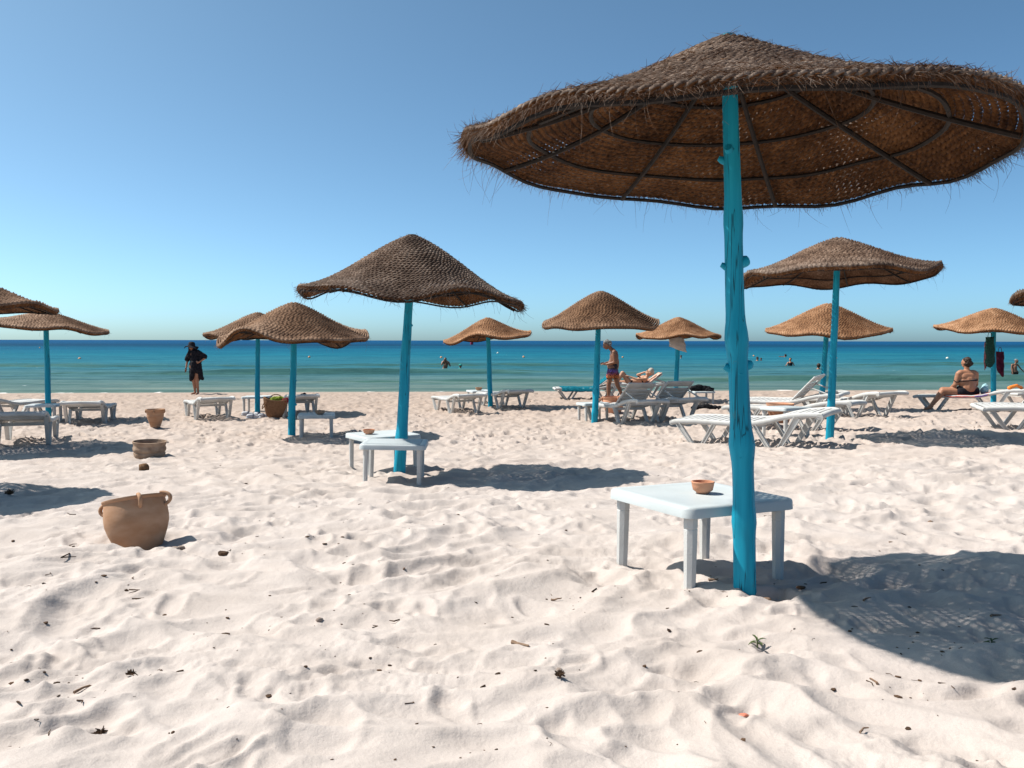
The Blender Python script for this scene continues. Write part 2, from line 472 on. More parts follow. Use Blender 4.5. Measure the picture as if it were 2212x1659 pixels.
# ------------------------------------------------------------------ the beach
SEA_Z = CAM_Z - 1.75
_py = np.array([-9, 0, 1.5, 3.2, 5, 8, 10, 12, 15.5, 20.5, 24, 26, 27.2, 28.7, 32, 45, 90], dtype=float)
_ph = np.array([.70, .83, .88, .95, 1.06, 1.25, 1.335, 1.40, 1.49, 1.57, 1.60, 1.608, 1.655, 1.76, 1.98, 2.6, 5.0], dtype=float)
def shore_y(x, y):
    k = np.clip((y - 10) / 12.0, 0, 1)
    return y - 0.09 * np.clip(x, -40, 40) * k
def smooth_z(x, y):
    x = np.asarray(x, dtype=float); y = np.asarray(y, dtype=float)
    yy = shore_y(x, y)
    h = (np.interp(yy - .6, _py, _ph) + np.interp(yy, _py, _ph) * 2 + np.interp(yy + .6, _py, _ph)) / 4
    rise = 0.030 * np.clip(x - 0.8, 0, 6) * np.clip((y - 4) / 4, 0, 1) * np.clip((21 - y) / 7, 0, 1)
    return CAM_Z - h + rise

def spot(px, py):
    """where the sight line through a sketch point meets the beach"""
    d = ray(px, py)
    lo, hi = 0.5, 0.5
    while hi < 60:
        hi = lo + 0.1
        if CAM_Z + d.z * hi < smooth_z(d.x * hi, d.y * hi): break
        lo = hi
    for _ in range(30):
        mid = (lo + hi) / 2
        if CAM_Z + d.z * mid < smooth_z(d.x * mid, d.y * mid): hi = mid
        else: lo = mid
    return d.x * hi, d.y * hi

ys = np.concatenate([np.linspace(-9, 1.15, 22), np.geomspace(1.2, 30, 640), np.linspace(31, 80, 22)])
side = 0.72 + np.geomspace(0.012, 7.0, 42)
us = np.concatenate([-side[::-1], np.linspace(-.72, .72, 860), side])
wy = np.maximum(ys, 1.0) + 1.0
GX = us[None, :] * wy[:, None]
GY = np.repeat(ys[:, None], len(us), 1)
GZ = smooth_z(GX, GY)
yy = shore_y(GX, GY)
wet = np.clip((26.6 - yy) / 1.6, 0, 1)                    # the swash zone is washed smooth
near = np.clip((11.5 - GY + perlin(GX * .5, GY * .5) * 2.5) / 3.5, 0, 1)
wx = perlin(GX * .9 + 7, GY * .9 + 3) * .35
wy2 = perlin(GX * .9 + 31, GY * .9 + 17) * .35
def trodden(x, y, sharp, seed):
    """shallow bowls pressed side by side with creased ridges between them"""
    q = np.random.RandomState(seed)
    ox, oy = q.rand(4096), q.rand(4096)
    dp = q.rand(4096)
    xi = np.floor(x).astype(int); yi = np.floor(y).astype(int)
    acc = np.zeros_like(x)
    for a in (-1, 0, 1):
        for b in (-1, 0, 1):
            h = ((xi + a) * 73 + (yi + b) * 179 + ((xi + a) * (yi + b)) * 7) & 4095
            d2 = (x - (xi + a) - ox[h]) ** 2 + (y - (yi + b) - oy[h]) ** 2
            acc += np.exp(-sharp * (d2 + .35 * dp[h]))
    v = -np.log(acc + 1e-9) / sharp
    return v - v.mean()
c1, s1 = math.cos(.45), math.sin(.45)
RX = (GX + wx) * c1 + (GY + wy2) * s1; RY = -(GX + wx) * s1 + (GY + wy2) * c1
patch = np.clip(.75 + perlin(GX * .7 + 40, GY * .7 + 22) * 1.2, .35, 1.1)
lump = perlin(GX * .75, GY * 1.0) * .026 + perlin((GX + wx) * 2.1, (GY + wy2) * 2.7) * .018
lump += trodden(RX * 3.2, RY * 4.5, 34, 1) * .110 * patch * near
lump += trodden(RX * 6.2 + 9, RY * 8.4 + 5, 36, 2) * .062 * near * np.clip(.55 + perlin(GX * .9 + 60, GY * .9 + 12) * 1.5, 0, 1)
ridg = 1 - np.abs(perlin((GX + wx) * 1.9 + 11, (GY + wy2) * 3.3 + 5)) * 1.6
lump += np.clip(ridg, 0, 1) ** 2 * .022 * near
rip = 1 - np.abs(perlin((GX * .8 + GY * .35 + wx) * 4.2 + 50, (GY + wy2 * .6) * 6.5 + 9)) * 1.7
lump += np.clip(rip, 0, 1) ** 2 * .009 * near
lump += perlin(GX * 9 + 2, GY * 9 + 4) * .003
crust = np.clip(perlin(GX * 1.1 + 90, GY * 1.5 + 60) * 2.2 - .2, 0, 1)
lump += crust * (perlin(GX * 22, GY * 22) * .006 + np.abs(perlin(GX * 45, GY * 45)) * .006) * near
far = 1 - near
lump += far * (perlin(GX * 3 + 5, GY * 2.4 + 8) * .008 + trodden(GX * 3.6 + wx, GY * 3.0 + wy2, 26, 3) * .085 + trodden(GX * 7.5, GY * 6, 26, 4) * .050)
GZ = GZ + lump * .72 * wet * np.where(GY > 28, 0, 1)

def stamp(cx, cy, a, b, ang, depth, rim):
    rr = 2.2 * max(a, b)
    i0, i1 = np.searchsorted(ys, [cy - rr, cy + rr])
    if i1 <= i0: return
    w = max(cy, 1.0) + 1.0
    j0, j1 = np.searchsorted(us, [(cx - rr) / w - .02, (cx + rr) / w + .02])
    if j1 <= j0: return
    X = GX[i0:i1, j0:j1] - cx; Y = GY[i0:i1, j0:j1] - cy
    c, s = math.cos(ang), math.sin(ang)
    p = (X * c + Y * s) / a; q = (-X * s + Y * c) / b
    d = np.sqrt(p * p + q * q) * (1 + .30 * perlin(X * 13 + cx * 5, Y * 13 + cy * 5))
    depth = depth * (1 + .45 * np.clip(p, -1, 1))
    GZ[i0:i1, j0:j1] += -depth * np.exp(-(d / .85) ** 6) + rim * np.exp(-((d - 1.18) / .24) ** 2) * (1 + .4 * p)

rs = np.random.RandomState(5)
for k in range(1500):                                        # soft old footprints of the dry upper beach
    y = 1.3 + 9.5 * rs.rand() ** .8
    x = (rs.rand() * 2 - 1) * .78 * (y + 1)
    a = .075 + .075 * rs.rand()
    stamp(x, y, a, a * (.40 + .3 * rs.rand()), rs.rand() * 3.14, .004 + .011 * rs.rand(), .002 + .0035 * rs.rand())
for k in range(6000):                                       # crisp prints towards the water
    y = 9.0 + 16.6 * rs.rand() ** .75
    x = (rs.rand() * 2 - 1) * .76 * (y + 1)
    if shore_y(x, y) > 25.3: continue
    a = .06 + .08 * rs.rand() ** 2
    dep = (.012 + .026 * rs.rand()) * min(1, (y - 7.5) / 4)
    stamp(x, y, a, a * (.45 + .3 * rs.rand()), rs.rand() * 3.14, dep, dep * .55)
for (px, py, a, b, dep) in ((1540, 1195, .34, .24, .03), (1290, 1255, .16, .12, .02), (1660, 1290, .12, .10, .03), (290, 1180, .30, .16, .02)):
    x, y = spot(px, py)
    stamp(x, y, a, b, 0, dep, dep * .4)
# heaps kicked up under the loungers
for (px, py) in ((458, 897), (1010, 885), (1400, 905), (70, 950), (190, 905), (1120, 885), (640, 900), (1700, 950), (1480, 900)):
    x, y = spot(px, py)
    for k in range(40):
        stamp(x + rs.randn() * .4, y + rs.randn() * .4, .07, .05, rs.rand() * 3, -.03 * rs.rand(), -.015)

def ground_mesh():
    n, m = GX.shape
    V = np.stack([GX, GY, GZ], -1).reshape(-1, 3)
    i = np.arange(n - 1)[:, None] * m + np.arange(m - 1)[None, :]
    F = np.stack([i, i + 1, i + m + 1, i + m], -1).reshape(-1, 4)
    return mesh_np('sand', V, F, M['sand'])
sand = put('sand_beach', ground_mesh())
props(sand, 'pale trampled sand beach sloping down to the sea', 'beach', kind='structure')

def gz(x, y):
    w = max(y, 1.0) + 1.0
    fi = np.interp(y, ys, np.arange(len(ys))); fj = np.interp(x / w, us, np.arange(len(us)))
    i, j = min(int(fi), len(ys) - 2), min(int(fj), len(us) - 2)
    a, b = fi - i, fj - j
    return float((GZ[i, j] * (1 - b) + GZ[i, j + 1] * b) * (1 - a) + (GZ[i + 1, j] * (1 - b) + GZ[i + 1, j + 1] * b) * a)

# ------------------------------------------------------------------ the sea
def sea():
    yv = np.concatenate([np.linspace(24.5, 62, 300), np.geomspace(62.3, 320, 130), np.geomspace(330, 24000, 40)])
    sd_ = 0.75 + np.geomspace(.02, 5, 24)
    uv = np.concatenate([-sd_[::-1], np.linspace(-.75, .75, 300), sd_])
    X = uv[None, :] * yv[:, None]; Y = np.repeat(yv[:, None], len(uv), 1)
    S = shore_y(X, Y)
    Z = np.full_like(X, SEA_Z)
    def swell(y0, amp, wf, wb, fx, seed):
        c = y0 + 1.6 * perlin(X * .05 + seed, X * 0 + seed * 1.7)
        e = S - c
        A = amp * np.clip(.62 + .9 * perlin(X * fx + seed * 3.1, X * 0 + .5 + seed), 0.08, 1.4)
        return A * np.exp(-np.where(e < 0, (e / wf) ** 2, (e / wb) ** 2))
    Z += swell(45.0, .34, 1.2, 3.2, .045, 1) + swell(35.2, .20, .9, 2.0, .06, 4) + swell(30.0, .05, .4, 1.0, .08, 7)
    Z += swell(58, .22, 1.6, 4, .05, 11) + swell(76, .16, 2.5, 6, .04, 15) + swell(104, .16, 4, 9, .03, 19)
    att = np.clip((S - 28) / 6, 0.1, 1) * np.clip((320 - Y) / 100, 0, 1)
    Z += att * (perlin(X * .35, Y * .9) * .035 + perlin(X * .9 + 5, Y * 2.1) * .018)
    n, m = X.shape
    V = np.stack([X, Y, Z], -1).reshape(-1, 3)
    i = np.arange(n - 1)[:, None] * m + np.arange(m - 1)[None, :]
    F = np.stack([i, i + 1, i + m + 1, i + m], -1).reshape(-1, 4)
    return mesh_np('sea', V, F, M['sea'])
props(put('sea', sea()), 'turquoise sea with low swell rolling onto the beach', 'sea', kind='structure')
# ------------------------------------------------------------------ straw umbrellas
def canopy_surface(R, drop, tilt, amp, seed, flare=.18, lobes=((3, .5), (5, .6), (8, .35)), extra=None, bell=0.0):
    """height of the floppy coiled straw hat below its tip, at radius fraction r and angle t"""
    q = np.random.RandomState(seed)
    ph = [(n, a, q.rand() * 6.28) for n, a in lobes]
    def S(r, t):
        r = np.asarray(r, dtype=float); t = np.asarray(t, dtype=float)
        p = r * (1 + flare - flare * r)
        p = np.sqrt(p * p + .0018) - .0424 * (1 - r)
        p = (1 - bell) * p + bell * np.sin(np.pi / 2 * np.clip(r, 0, 1)) ** 2
        w = sum(a * np.cos(n * t + f) for n, a, f in ph)
        x = R * r * np.cos(t); y = R * r * np.sin(t)
        z = -drop * p + amp * w * np.clip((r - .35) / .65, 0, 1) ** 1.7 + (tilt[0] * x + tilt[1] * y) * r ** .5
        if extra is not None: z = z + extra(r, t)
        return np.stack([x, y, z], -1)
    return S

def coil(S, r, rope, pitch, R, seed, seg, sides, twin, gaps=.0):
    """one turn of the coiled straw rope: two twisted strands, or one knuckled strand for distant hats"""
    q = np.random.RandomState(seed)
    K = max(6, int(round(2 * math.pi * r * R / pitch)))
    n = K * seg
    t = np.arange(n) / n * 2 * math.pi
    rr = r + (.16 * rope / R) * perlin(t * 3 / 6.28 * 4 + seed * 7.3, t * 0 + seed)
    C = S(rr, t)
    e = 1e-3
    Tt = S(rr, t + e) - S(rr, t - e); Tt /= np.linalg.norm(Tt, axis=1)[:, None]
    Br = S(rr + e, t) - S(rr - e, t)
    wide = np.clip(np.linalg.norm(Br, axis=1) / (2 * e * R), 1.0, 1.9) / 1.06
    Br /= np.linalg.norm(Br, axis=1)[:, None]
    Nn = np.cross(Br, Tt); Nn /= np.linalg.norm(Nn, axis=1)[:, None]
    phi = K * t + q.rand() * 6.28 + .8 * perlin(t * 9 + seed, t * 0 + 3.3)
    Vs, Fs, base = [], [], 0
    al = np.arange(sides) / sides * 2 * math.pi
    strands = (0, math.pi) if twin else (None,)
    thick = 1 + .22 * perlin(t * 14 + seed * 3.1, t * 0 + .7)
    if twin: thick = thick * (1.36 - gaps * np.clip(-.06 + perlin(np.cos(t) * 2.2 * r + 3, np.sin(t) * 2.2 * r + 8) * 1.8 + (r - .62) * .9, 0, 1))
    thick = thick * wide
    tall = 1.0 if twin else 1.9
    for s in strands:
        if s is not None:
            A = C + .46 * rope * (np.cos(phi + s)[:, None] * Br + .85 * np.sin(phi + s)[:, None] * Nn)
            rad_ = .60 * rope * thick
        else:
            A = C + (.12 * rope * np.cos(phi))[:, None] * Nn
            rad_ = rope * (.88 + .13 * np.cos(phi)) * thick
        ring = (np.cos(al)[None, :, None] * Br[:, None, :] + tall * np.sin(al)[None, :, None] * Nn[:, None, :])
        V = A[:, None, :] + rad_[:, None, None] * ring
        i = np.arange(n)[:, None] * sides; i2 = ((np.arange(n) + 1) % n)[:, None] * sides
        j = np.arange(sides)[None, :]; j2 = ((np.arange(sides) + 1) % sides)[None, :]
        F = np.stack([i + j, i + j2, i2 + j2, i2 + j], -1).reshape(-1, 4) + base
        Vs.append(V.reshape(-1, 3)); Fs.append(F); base += n * sides
    return np.concatenate(Vs), np.concatenate(Fs)

def fringe(S, R, seed, n_rim, n_top, n_under, n_long, width, length, lay):
    """loose straw: short hairs lying over the coils, a ragged hanging edge and a few long curls"""
    q = np.random.RandomState(seed)
    V, F = [], []
    def hair(p, d, L, w, curl, segs):
        nonlocal V, F
        pts = [p]
        d = d / (np.linalg.norm(d) + 1e-9)
        ax = q.randn(3); ax /= np.linalg.norm(ax)
        for k in range(segs):
            d = d + curl * np.cross(ax, d) + np.array([0, 0, -.10])
            d /= np.linalg.norm(d)
            pts.append(pts[-1] + d * L / segs)
        sv = np.cross(d, q.randn(3)); sv /= np.linalg.norm(sv) + 1e-9
        sv2 = np.cross(d, sv)
        b = len(V)
        for k, pt in enumerate(pts):
            ww = w * (1 - .7 * k / segs)
            V += [pt + sv * ww, pt - .5 * sv * ww + .87 * sv2 * ww, pt - .5 * sv * ww - .87 * sv2 * ww]
        for k in range(segs):
            o = b + 3 * k
            for m_ in range(3):
                F.append((o + m_, o + (m_ + 1) % 3, o + 3 + (m_ + 1) % 3, o + 3 + m_))
    def frame(r, t):
        C = S(r, t); e = 1e-3
        T = S(r, t + e) - S(r, t - e); T /= np.linalg.norm(T)
        B = S(r + e, t) - S(r - e, t); B /= np.linalg.norm(B)
        return C, T, B, np.cross(B, T)
    for k in range(n_rim):
        r = 1.005 - .03 * q.rand() ** 2; t = q.rand() * 6.283
        C, T, B, N = frame(r, t)
        d = B * (.2 + .9 * q.rand()) + T * q.randn() * .7 + np.array([0, 0, -.9 * q.rand() + .15])
        hair(C - N * lay * .4 * q.rand(), d, length * (.35 + 1.0 * q.rand() ** 2), width, .25 * q.randn(), 3)
    for k in range(n_top):
        r = math.sqrt(q.rand()) * .99 if k % 2 else 1 - .10 * q.rand() ** 2; t = q.rand() * 6.283
        C, T, B, N = frame(r, t)
        d = T * (q.choice([-1, 1])) + B * q.randn() * .35 + N * (.12 + .55 * q.rand() ** 2)
        hair(C + N * lay, d, length * (.35 + .7 * q.rand() ** 2), width, .18 * q.randn(), 2)
    for k in range(n_under):
        r = math.sqrt(q.rand()) * .99; t = q.rand() * 6.283
        C, T, B, N = frame(r, t)
        d = T * (q.choice([-1, 1])) + B * q.randn() * .4 - N * (.1 + .5 * q.rand() ** 2)
        hair(C - N * lay, d, length * (.4 + .9 * q.rand() ** 2), width, .18 * q.randn(), 2)
    for k in range(n_long):
        r = 1.0 - .12 * q.rand() ** 3; t = q.rand() * 6.283
        C, T, B, N = frame(r, t)
        hair(C - N * lay, B * .5 + T * q.randn() * .5 + np.array([0, 0, -.6]), length * (1.4 + 2.4 * q.rand() ** 2), width * .8, .33 * q.randn(), 7)
    return np.array(V), np.array(F)

def pole_mesh(name, base, top, r0, r1, seed, swell=(), bow=.012, rings=70, sides=22):
    q = np.random.RandomState(seed)
    h = np.linspace(0, 1, rings)
    base, top = np.array(base, float), np.array(top, float)
    L = np.linalg.norm(top - base)
    P = base[None] + (top - base)[None] * h[:, None]
    P[:, 0] += bow * (perlin(h * 2.3 + seed, h * 0 + .3) + .5 * perlin(h * 6 + seed, h * 0 + 1.3)) * np.sin(np.pi * np.clip(h * 1.0, 0, 1)) ** .5
    P[:, 1] += bow * (perlin(h * 2.3 + seed, h * 0 + 7.3)) * np.sin(np.pi * h) ** .5
    rr = r0 + (r1 - r0) * h
    for (hz, a, wdt) in swell:
        rr = rr + a * np.exp(-((h * L - hz) / wdt) ** 2)
    al = np.arange(sides) / sides * 2 * np.pi
    V = np.zeros((rings, sides, 3))
    for i in range(rings):
        n = perlin(np.cos(al) * 1.3 + seed, np.sin(al) * 1.3 + h[i] * L * 1.6) * .10 + perlin(np.cos(al) * 3 + seed, np.sin(al) * 3 + h[i] * L * 7) * .015
        r = rr[i] * (1 + n)
        V[i, :, 0] = P[i, 0] + r * np.cos(al); V[i, :, 1] = P[i, 1] + r * np.sin(al); V[i, :, 2] = P[i, 2]
    mb = MB()
    F = [(i * sides + s, i * sides + (s + 1) % sides, (i + 1) * sides + (s + 1) % sides, (i + 1) * sides + s) for i in range(rings - 1) for s in range(sides)]
    F.append(tuple(range(sides - 1, -1, -1))); F.append(tuple((rings - 1) * sides + s for s in range(sides)))
    mb.add(V.reshape(-1, 3), F)
    return mb.mesh(name, M['paint'], angle=70), (lambda z: (np.interp(z, P[:, 2], P[:, 0]), np.interp(z, P[:, 2], P[:, 1]), np.interp(z, P[:, 2], rr)))

def stub_mesh(seed, r, L):
    """stump of a lopped branch with a ragged end"""
    q = np.random.RandomState(seed)
    x = np.linspace(-.02, L, 6)
    P = np.stack([x, x * 0, x * .25 + .01 * q.randn(6) * r * 20 * .1], -1)
    mb = MB()
    mb.tube(P, r * np.array([1.5, 1.25, 1.0, 1.02, 1.05, .78]) * (1 + .08 * q.randn(6)), 9)
    return mb.mesh('branch_stub', M['paint'], angle=50)

def make_umbrella(base, tip, R, rim_z, tilt, mat, label, seed, amp=.05, coils=32, split=False, fine=False, pole_r=(.045, .028),
                  flare=.18, lobes=((3, .5), (5, .6), (8, .35)), stubs=(), swell=(), hairs=(260, 260, 60, 22), extra=None, cap='dark', spokes=8, bow=.008, bell=.35):
    bx_, by_ = base
    bz = gz(bx_, by_)
    root = empty('straw_umbrella', (bx_, by_, bz), (0, 0, 0), label, 'umbrella', 'straw beach umbrellas on turquoise poles')
    tipv = np.array(tip) - np.array((bx_, by_, bz))
    rimh = rim_z - bz
    drop = tipv[2] - rimh
    S0 = canopy_surface(R, drop, tilt, amp, seed, flare, lobes, extra, bell)
    S = lambda r, t: S0(r, t) + tipv
    rope = R * .97 / coils * .5
    rs_ = [(.045 + (1 - .045) * (k / (coils - 1))) for k in range(coils)]
    if split:
        for k, r in enumerate(rs_):
            V, F = coil(S, r, rope * (1.10 if k < coils - 1 else 1.12), .062 if fine else .075, R, seed + k, 8 if fine else 6, 5, True, .48 if fine else .12)
            put('rope_coil', mesh_np('rope_coil', V, F, mat), root)
    else:
        Vs, Fs, b = [], [], 0
        for k, r in enumerate(rs_):
            V, F = coil(S, r, rope * (1.13 if k < coils - 1 else 1.3), .055, R, seed + k, 4, 4, False)
            Vs.append(V); Fs.append(F + b); b += len(V)
        put('canopy', mesh_np('canopy', np.concatenate(Vs), np.concatenate(Fs), mat), root)
    V, F = fringe(S, R, seed, hairs[0], hairs[1], hairs[2], hairs[3], .0011 if fine else .0022, .055 if fine else .06, rope)
    fr = put('straw_fringe', mesh_np('straw_fringe', V, F, mat), root)
    fr['kind'] = 'stuff'
    # iron frame below the straw
    off = np.array([0, 0, -.022 - rope])
    for k in range(spokes):
        t = 2 * math.pi * (k + .37) / spokes
        r = np.linspace(.03, .97, 12)
        mb = MB().tube(S(r, np.full(12, t)) + off * 1.25, .0100, 6)
        put('spoke', mb.mesh('spoke', M['iron']), root)
    for r in (.30, .52, .76, .985):
        t = np.linspace(0, 2 * math.pi, 65)
        mb = MB().tube(S(np.full(65, r), t) + off, .0085, 5, caps=False)
        put('frame_ring', mb.mesh('frame_ring', M['iron']), root)
    # pole
    me, pos = pole_mesh('pole', (0, 0, -.22), (tipv[0], tipv[1], tipv[2] - (.01 if cap == 'dark' else -.014)), pole_r[0], pole_r[1], seed, swell, bow)
    pole = put('pole', me, root)
    for (h, az, r, L) in stubs:
        x, y, rr = pos(h)
        put('branch_stub', stub_mesh(int(h * 1000) + seed, r, L), pole, (x + (rr - .012) * math.cos(az), y + (rr - .012) * math.sin(az), h), (0, rad(-14), az))
    if cap == 'dark':
        mb = MB().lathe([(.055, -.02), (.05, .004), (.035, .014), (.012, .012)], 14)
        put('top_cap', mb.mesh('top_cap', M['iron']), root, tuple(tipv))
    return root

def px_umbrella(basepx, tippx, left, right, **kw):
    """sizes read off the layout sketch at the depth of the pole"""
    x, y = kw.pop('xy') if 'xy' in kw else spot(*basepx)
    tip = at_depth(tippx[0], tippx[1], y)
    a = at_depth(left[0], left[1], y); b = at_depth(right[0], right[1], y)
    R = (b.x - a.x) / 2
    rim = (a.z + b.z) / 2 + kw.pop('drop', 0)
    tl = ((b.z - a.z) / (2 * R), kw.pop('tilty', 0.0))
    tip = Vector(((tip.x * .35 + (a.x + b.x) / 2 * .65), y, tip.z))
    return make_umbrella((x, y), tip, R, rim, tl, **kw)

# the big one in front
U1 = spot(1615, 1276)
def u1_extra(r, t):
    k = np.clip((r - .45) / .55, 0, 1) ** 1.6
    return k * (.014 * np.cos(t + .75) + .02 * np.cos(2 * t + 1.9)) + .075 * k * np.clip(-np.cos(t + .25), 0, 1) + .007 * np.clip((r - .7) / .3, 0, 1) * np.cos(11 * t + 1)
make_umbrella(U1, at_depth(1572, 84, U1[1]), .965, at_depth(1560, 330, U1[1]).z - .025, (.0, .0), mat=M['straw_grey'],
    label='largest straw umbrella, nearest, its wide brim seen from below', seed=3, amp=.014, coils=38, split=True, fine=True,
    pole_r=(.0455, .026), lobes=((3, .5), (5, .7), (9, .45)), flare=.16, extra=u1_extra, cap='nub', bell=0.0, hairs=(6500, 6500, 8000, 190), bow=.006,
    swell=((.47, .006, .04), (.76, .010, .05), (1.16, .009, .05), (1.60, .004, .04)),
    stubs=((.83, .15, .017, .032), (.82, 2.9, .016, .028), (.81, -1.6, .014, .010), (1.215, .2, .021, .034), (1.20, 2.95, .013, .030), (1.63, -2.2, .016, .02), (1.59, 2.95, .012, .035), (.50, -2.0, .014, .008), (.49, -.7, .013, .012)))

px_umbrella((860, 1025), (896, 510), (650, 606), (1125, 636), mat=M['straw_grey'], drop=-.07, tilty=.02,
    label='dark straw umbrella left of the nearest one, its pole rising between two white tables', seed=17, amp=.055, coils=32, split=True,
    pole_r=(.058, .030), flare=.30, bell=.45, lobes=((2, .3), (4, .7), (7, .4)), hairs=(1700, 1500, 400, 100), bow=.012, swell=((.55, .006, .06),), stubs=((1.35, .2, .012, .02), (.62, .1, .012, .012)))
px_umbrella((630, 943), (634, 656), (480, 722), (793, 722), mat=M['straw_brown'], drop=-.06, label='wavy brown straw umbrella whose pole stands beside the white table holding a bowl', seed=25,
    amp=.085, coils=32, flare=.12, lobes=((3, .7), (5, .6), (7, .3)), pole_r=(.056, .038), hairs=(500, 500, 60, 12),
    stubs=((.25, 3.0, .016, .03), (.45, .1, .016, .03), (.45, 3.1, .014, .02), (.80, .0, .012, .02)))
px_umbrella((556, 894), (556, 677), (447, 724), (667, 724), mat=M['straw_brown'], drop=-.02, label='straw umbrella half hidden behind the wavy brown one, over the wicker bag', seed=31,
    amp=.05, coils=28, pole_r=(.055, .040), hairs=(400, 300, 40, 8), stubs=((.80, 3.0, .016, .03), (1.25, 3.1, .012, .02)))
px_umbrella((1060, 880), (1049, 688), (962, 738), (1149, 722), mat=M['straw_tan'], drop=0, label='small orange straw umbrella above two loungers, in line with the wading man', seed=44,
    amp=.06, coils=28, flare=.3, pole_r=(.060, .046), hairs=(350, 300, 30, 8), lobes=((3, .6), (4, .5), (6, .4)))
px_umbrella((1283, 913), (1292, 631), (1176, 690), (1424, 686), mat=M['straw_brown'], drop=-.09, tilty=.10, label='tall brown mushroom shaped straw umbrella next to the walking man', seed=52,
    amp=.042, coils=32, flare=-.06, lobes=((3, .6), (5, .5), (8, .2)), pole_r=(.062, .042), hairs=(700, 600, 60, 16), bow=.014, swell=((.75, .01, .05), (.4, .008, .05)))
px_umbrella((1459, 866), (1463, 687), (1377, 725), (1556, 724), mat=M['straw_tan'], drop=-.03, label='orange straw umbrella with a pale bag hung at its pole', seed=63,
    amp=.05, coils=28, pole_r=(.062, .055), hairs=(350, 300, 30, 8))
px_umbrella((1791, 950), (1806, 518), (1610, 598), (2011, 590), mat=M['straw_grey'], drop=-.02, tilty=-.03, label='grey straw umbrella right of the nearest pole, underside showing holes', seed=71,
    amp=.05, coils=32, flare=.12, pole_r=(.052, .034), hairs=(1100, 800, 150, 50), stubs=((.80, .1, .012, .02), (1.3, 3.0, .012, .015)))
px_umbrella((1773, 886), (1785, 658), (1663, 712), (1917, 705), mat=M['straw_tan'], drop=-.05, tilty=.09, label='orange straw umbrella tipped towards the camera, behind the thin turquoise pole', seed=83,
    amp=.04, coils=30, flare=.10, pole_r=(.060, .045), hairs=(450, 400, 40, 10))
px_umbrella((2146, 876), (2142, 668), (2034, 706), (2262, 718), mat=M['straw_tan'], drop=-.03, tilty=.05, label='orange straw umbrella over the seated woman at the right', seed=94,
    amp=.04, coils=30, flare=.0, pole_r=(.064, .050), hairs=(450, 400, 40, 10), cap='none')
px_umbrella((2400, 960), (2415, 545), (2226, 642), (2640, 642), mat=M['straw_grey'], drop=0, label='straw umbrella at the right edge, only the tip of its brim in view', seed=101,
    amp=.04, coils=28, hairs=(700, 300, 40, 20))
px_umbrella((105, 907), (97, 675), (-20, 692), (222, 718), mat=M['straw_brown'], drop=.0, label='flat wide straw umbrella at the left, over a small white table', seed=112,
    amp=.035, coils=30, flare=.22, pole_r=(.052, .044), hairs=(600, 400, 40, 20), stubs=((.5, .1, .014, .02), (.75, 3.0, .014, .015), (1.3, .2, .012, .015)))
px_umbrella((-112, 968), (-115, 588), (-316, 660), (97, 666), mat=M['straw_brown'], drop=.0, label='dark straw umbrella at the left edge, only the right of its brim in view', seed=121,
    amp=.035, coils=30, hairs=(700, 300, 40, 20))
make_umbrella((-5.05, 5.75), Vector((-5.05, 5.75, gz(-5.05, 5.75) + 2.1)), 1.02, gz(-5.05, 5.75) + 1.65, (0, 0), mat=M['straw_grey'], label='straw umbrella out of view at left, known by its shadow near the clay pot', seed=131, coils=26, hairs=(150, 0, 0, 0))
# ------------------------------------------------------------------ white plastic furniture
def seat_on(x, y, rot, pts):
    """height and lean of something standing on the sand with feet at pts"""
    c, s = math.cos(rot), math.sin(rot)
    A, b = [], []
    for (u, v) in pts:
        X, Y = x + c * u - s * v, y + s * u + c * v
        A.append((u, v, 1)); b.append(gz(X, Y))
    k = np.linalg.lstsq(np.array(A), np.array(b), rcond=None)[0]
    return k[2], max(-.12, min(.12, k[0])), max(-.12, min(.12, k[1]))

def root_on(name, x, y, rot, pts, label, cat, group, sink=0.0):
    z, a, b = seat_on(x, y, rot, pts)
    if cat == 'table': a, b = a * .3, b * .3
    m = Matrix.Rotation(rot, 3, 'Z') @ (Matrix.Rotation(-math.atan(a), 3, 'Y') @ Matrix.Rotation(math.atan(b), 3, 'X'))
    return empty(name, (x, y, z - sink), m.to_euler(), label, cat, group)

def rounded_square(h, r, n=6):
    out = []
    for k, (sx, sy) in enumerate(((1, 1), (-1, 1), (-1, -1), (1, -1))):
        for i in range(n + 1):
            a = math.pi / 2 * (k + i / n)
            out.append((sx * (h - r) + r * math.cos(a), sy * (h - r) + r * math.sin(a)))
    return out

def table_top_mesh(h, r, apron, mat, ribbed=False):
    layers = [(h - .055, -.0035 if not ribbed else -.006), (h - .045, 0.0), (h - .012, 0.0), (h - .004, -.003), (h, -.010), (h + .002, -apron), (h - .004, -apron - .002), (h - .012, -apron), (h - .016, -.016)]
    V, F = [], []
    for (q, z) in layers:
        V += [(x, y, z) for x, y in rounded_square(q, max(r - (h - q), .012))]
    n = len(V) // len(layers)
    for i in range(len(layers) - 1):
        for j in range(n):
            F.append((i * n + j, i * n + (j + 1) % n, (i + 1) * n + (j + 1) % n, (i + 1) * n + j))
    F.append(tuple(range(n)))
    F.append(tuple((len(layers) - 1) * n + j for j in range(n)))
    return MB().add(V, F).mesh('tabletop', mat, angle=40)

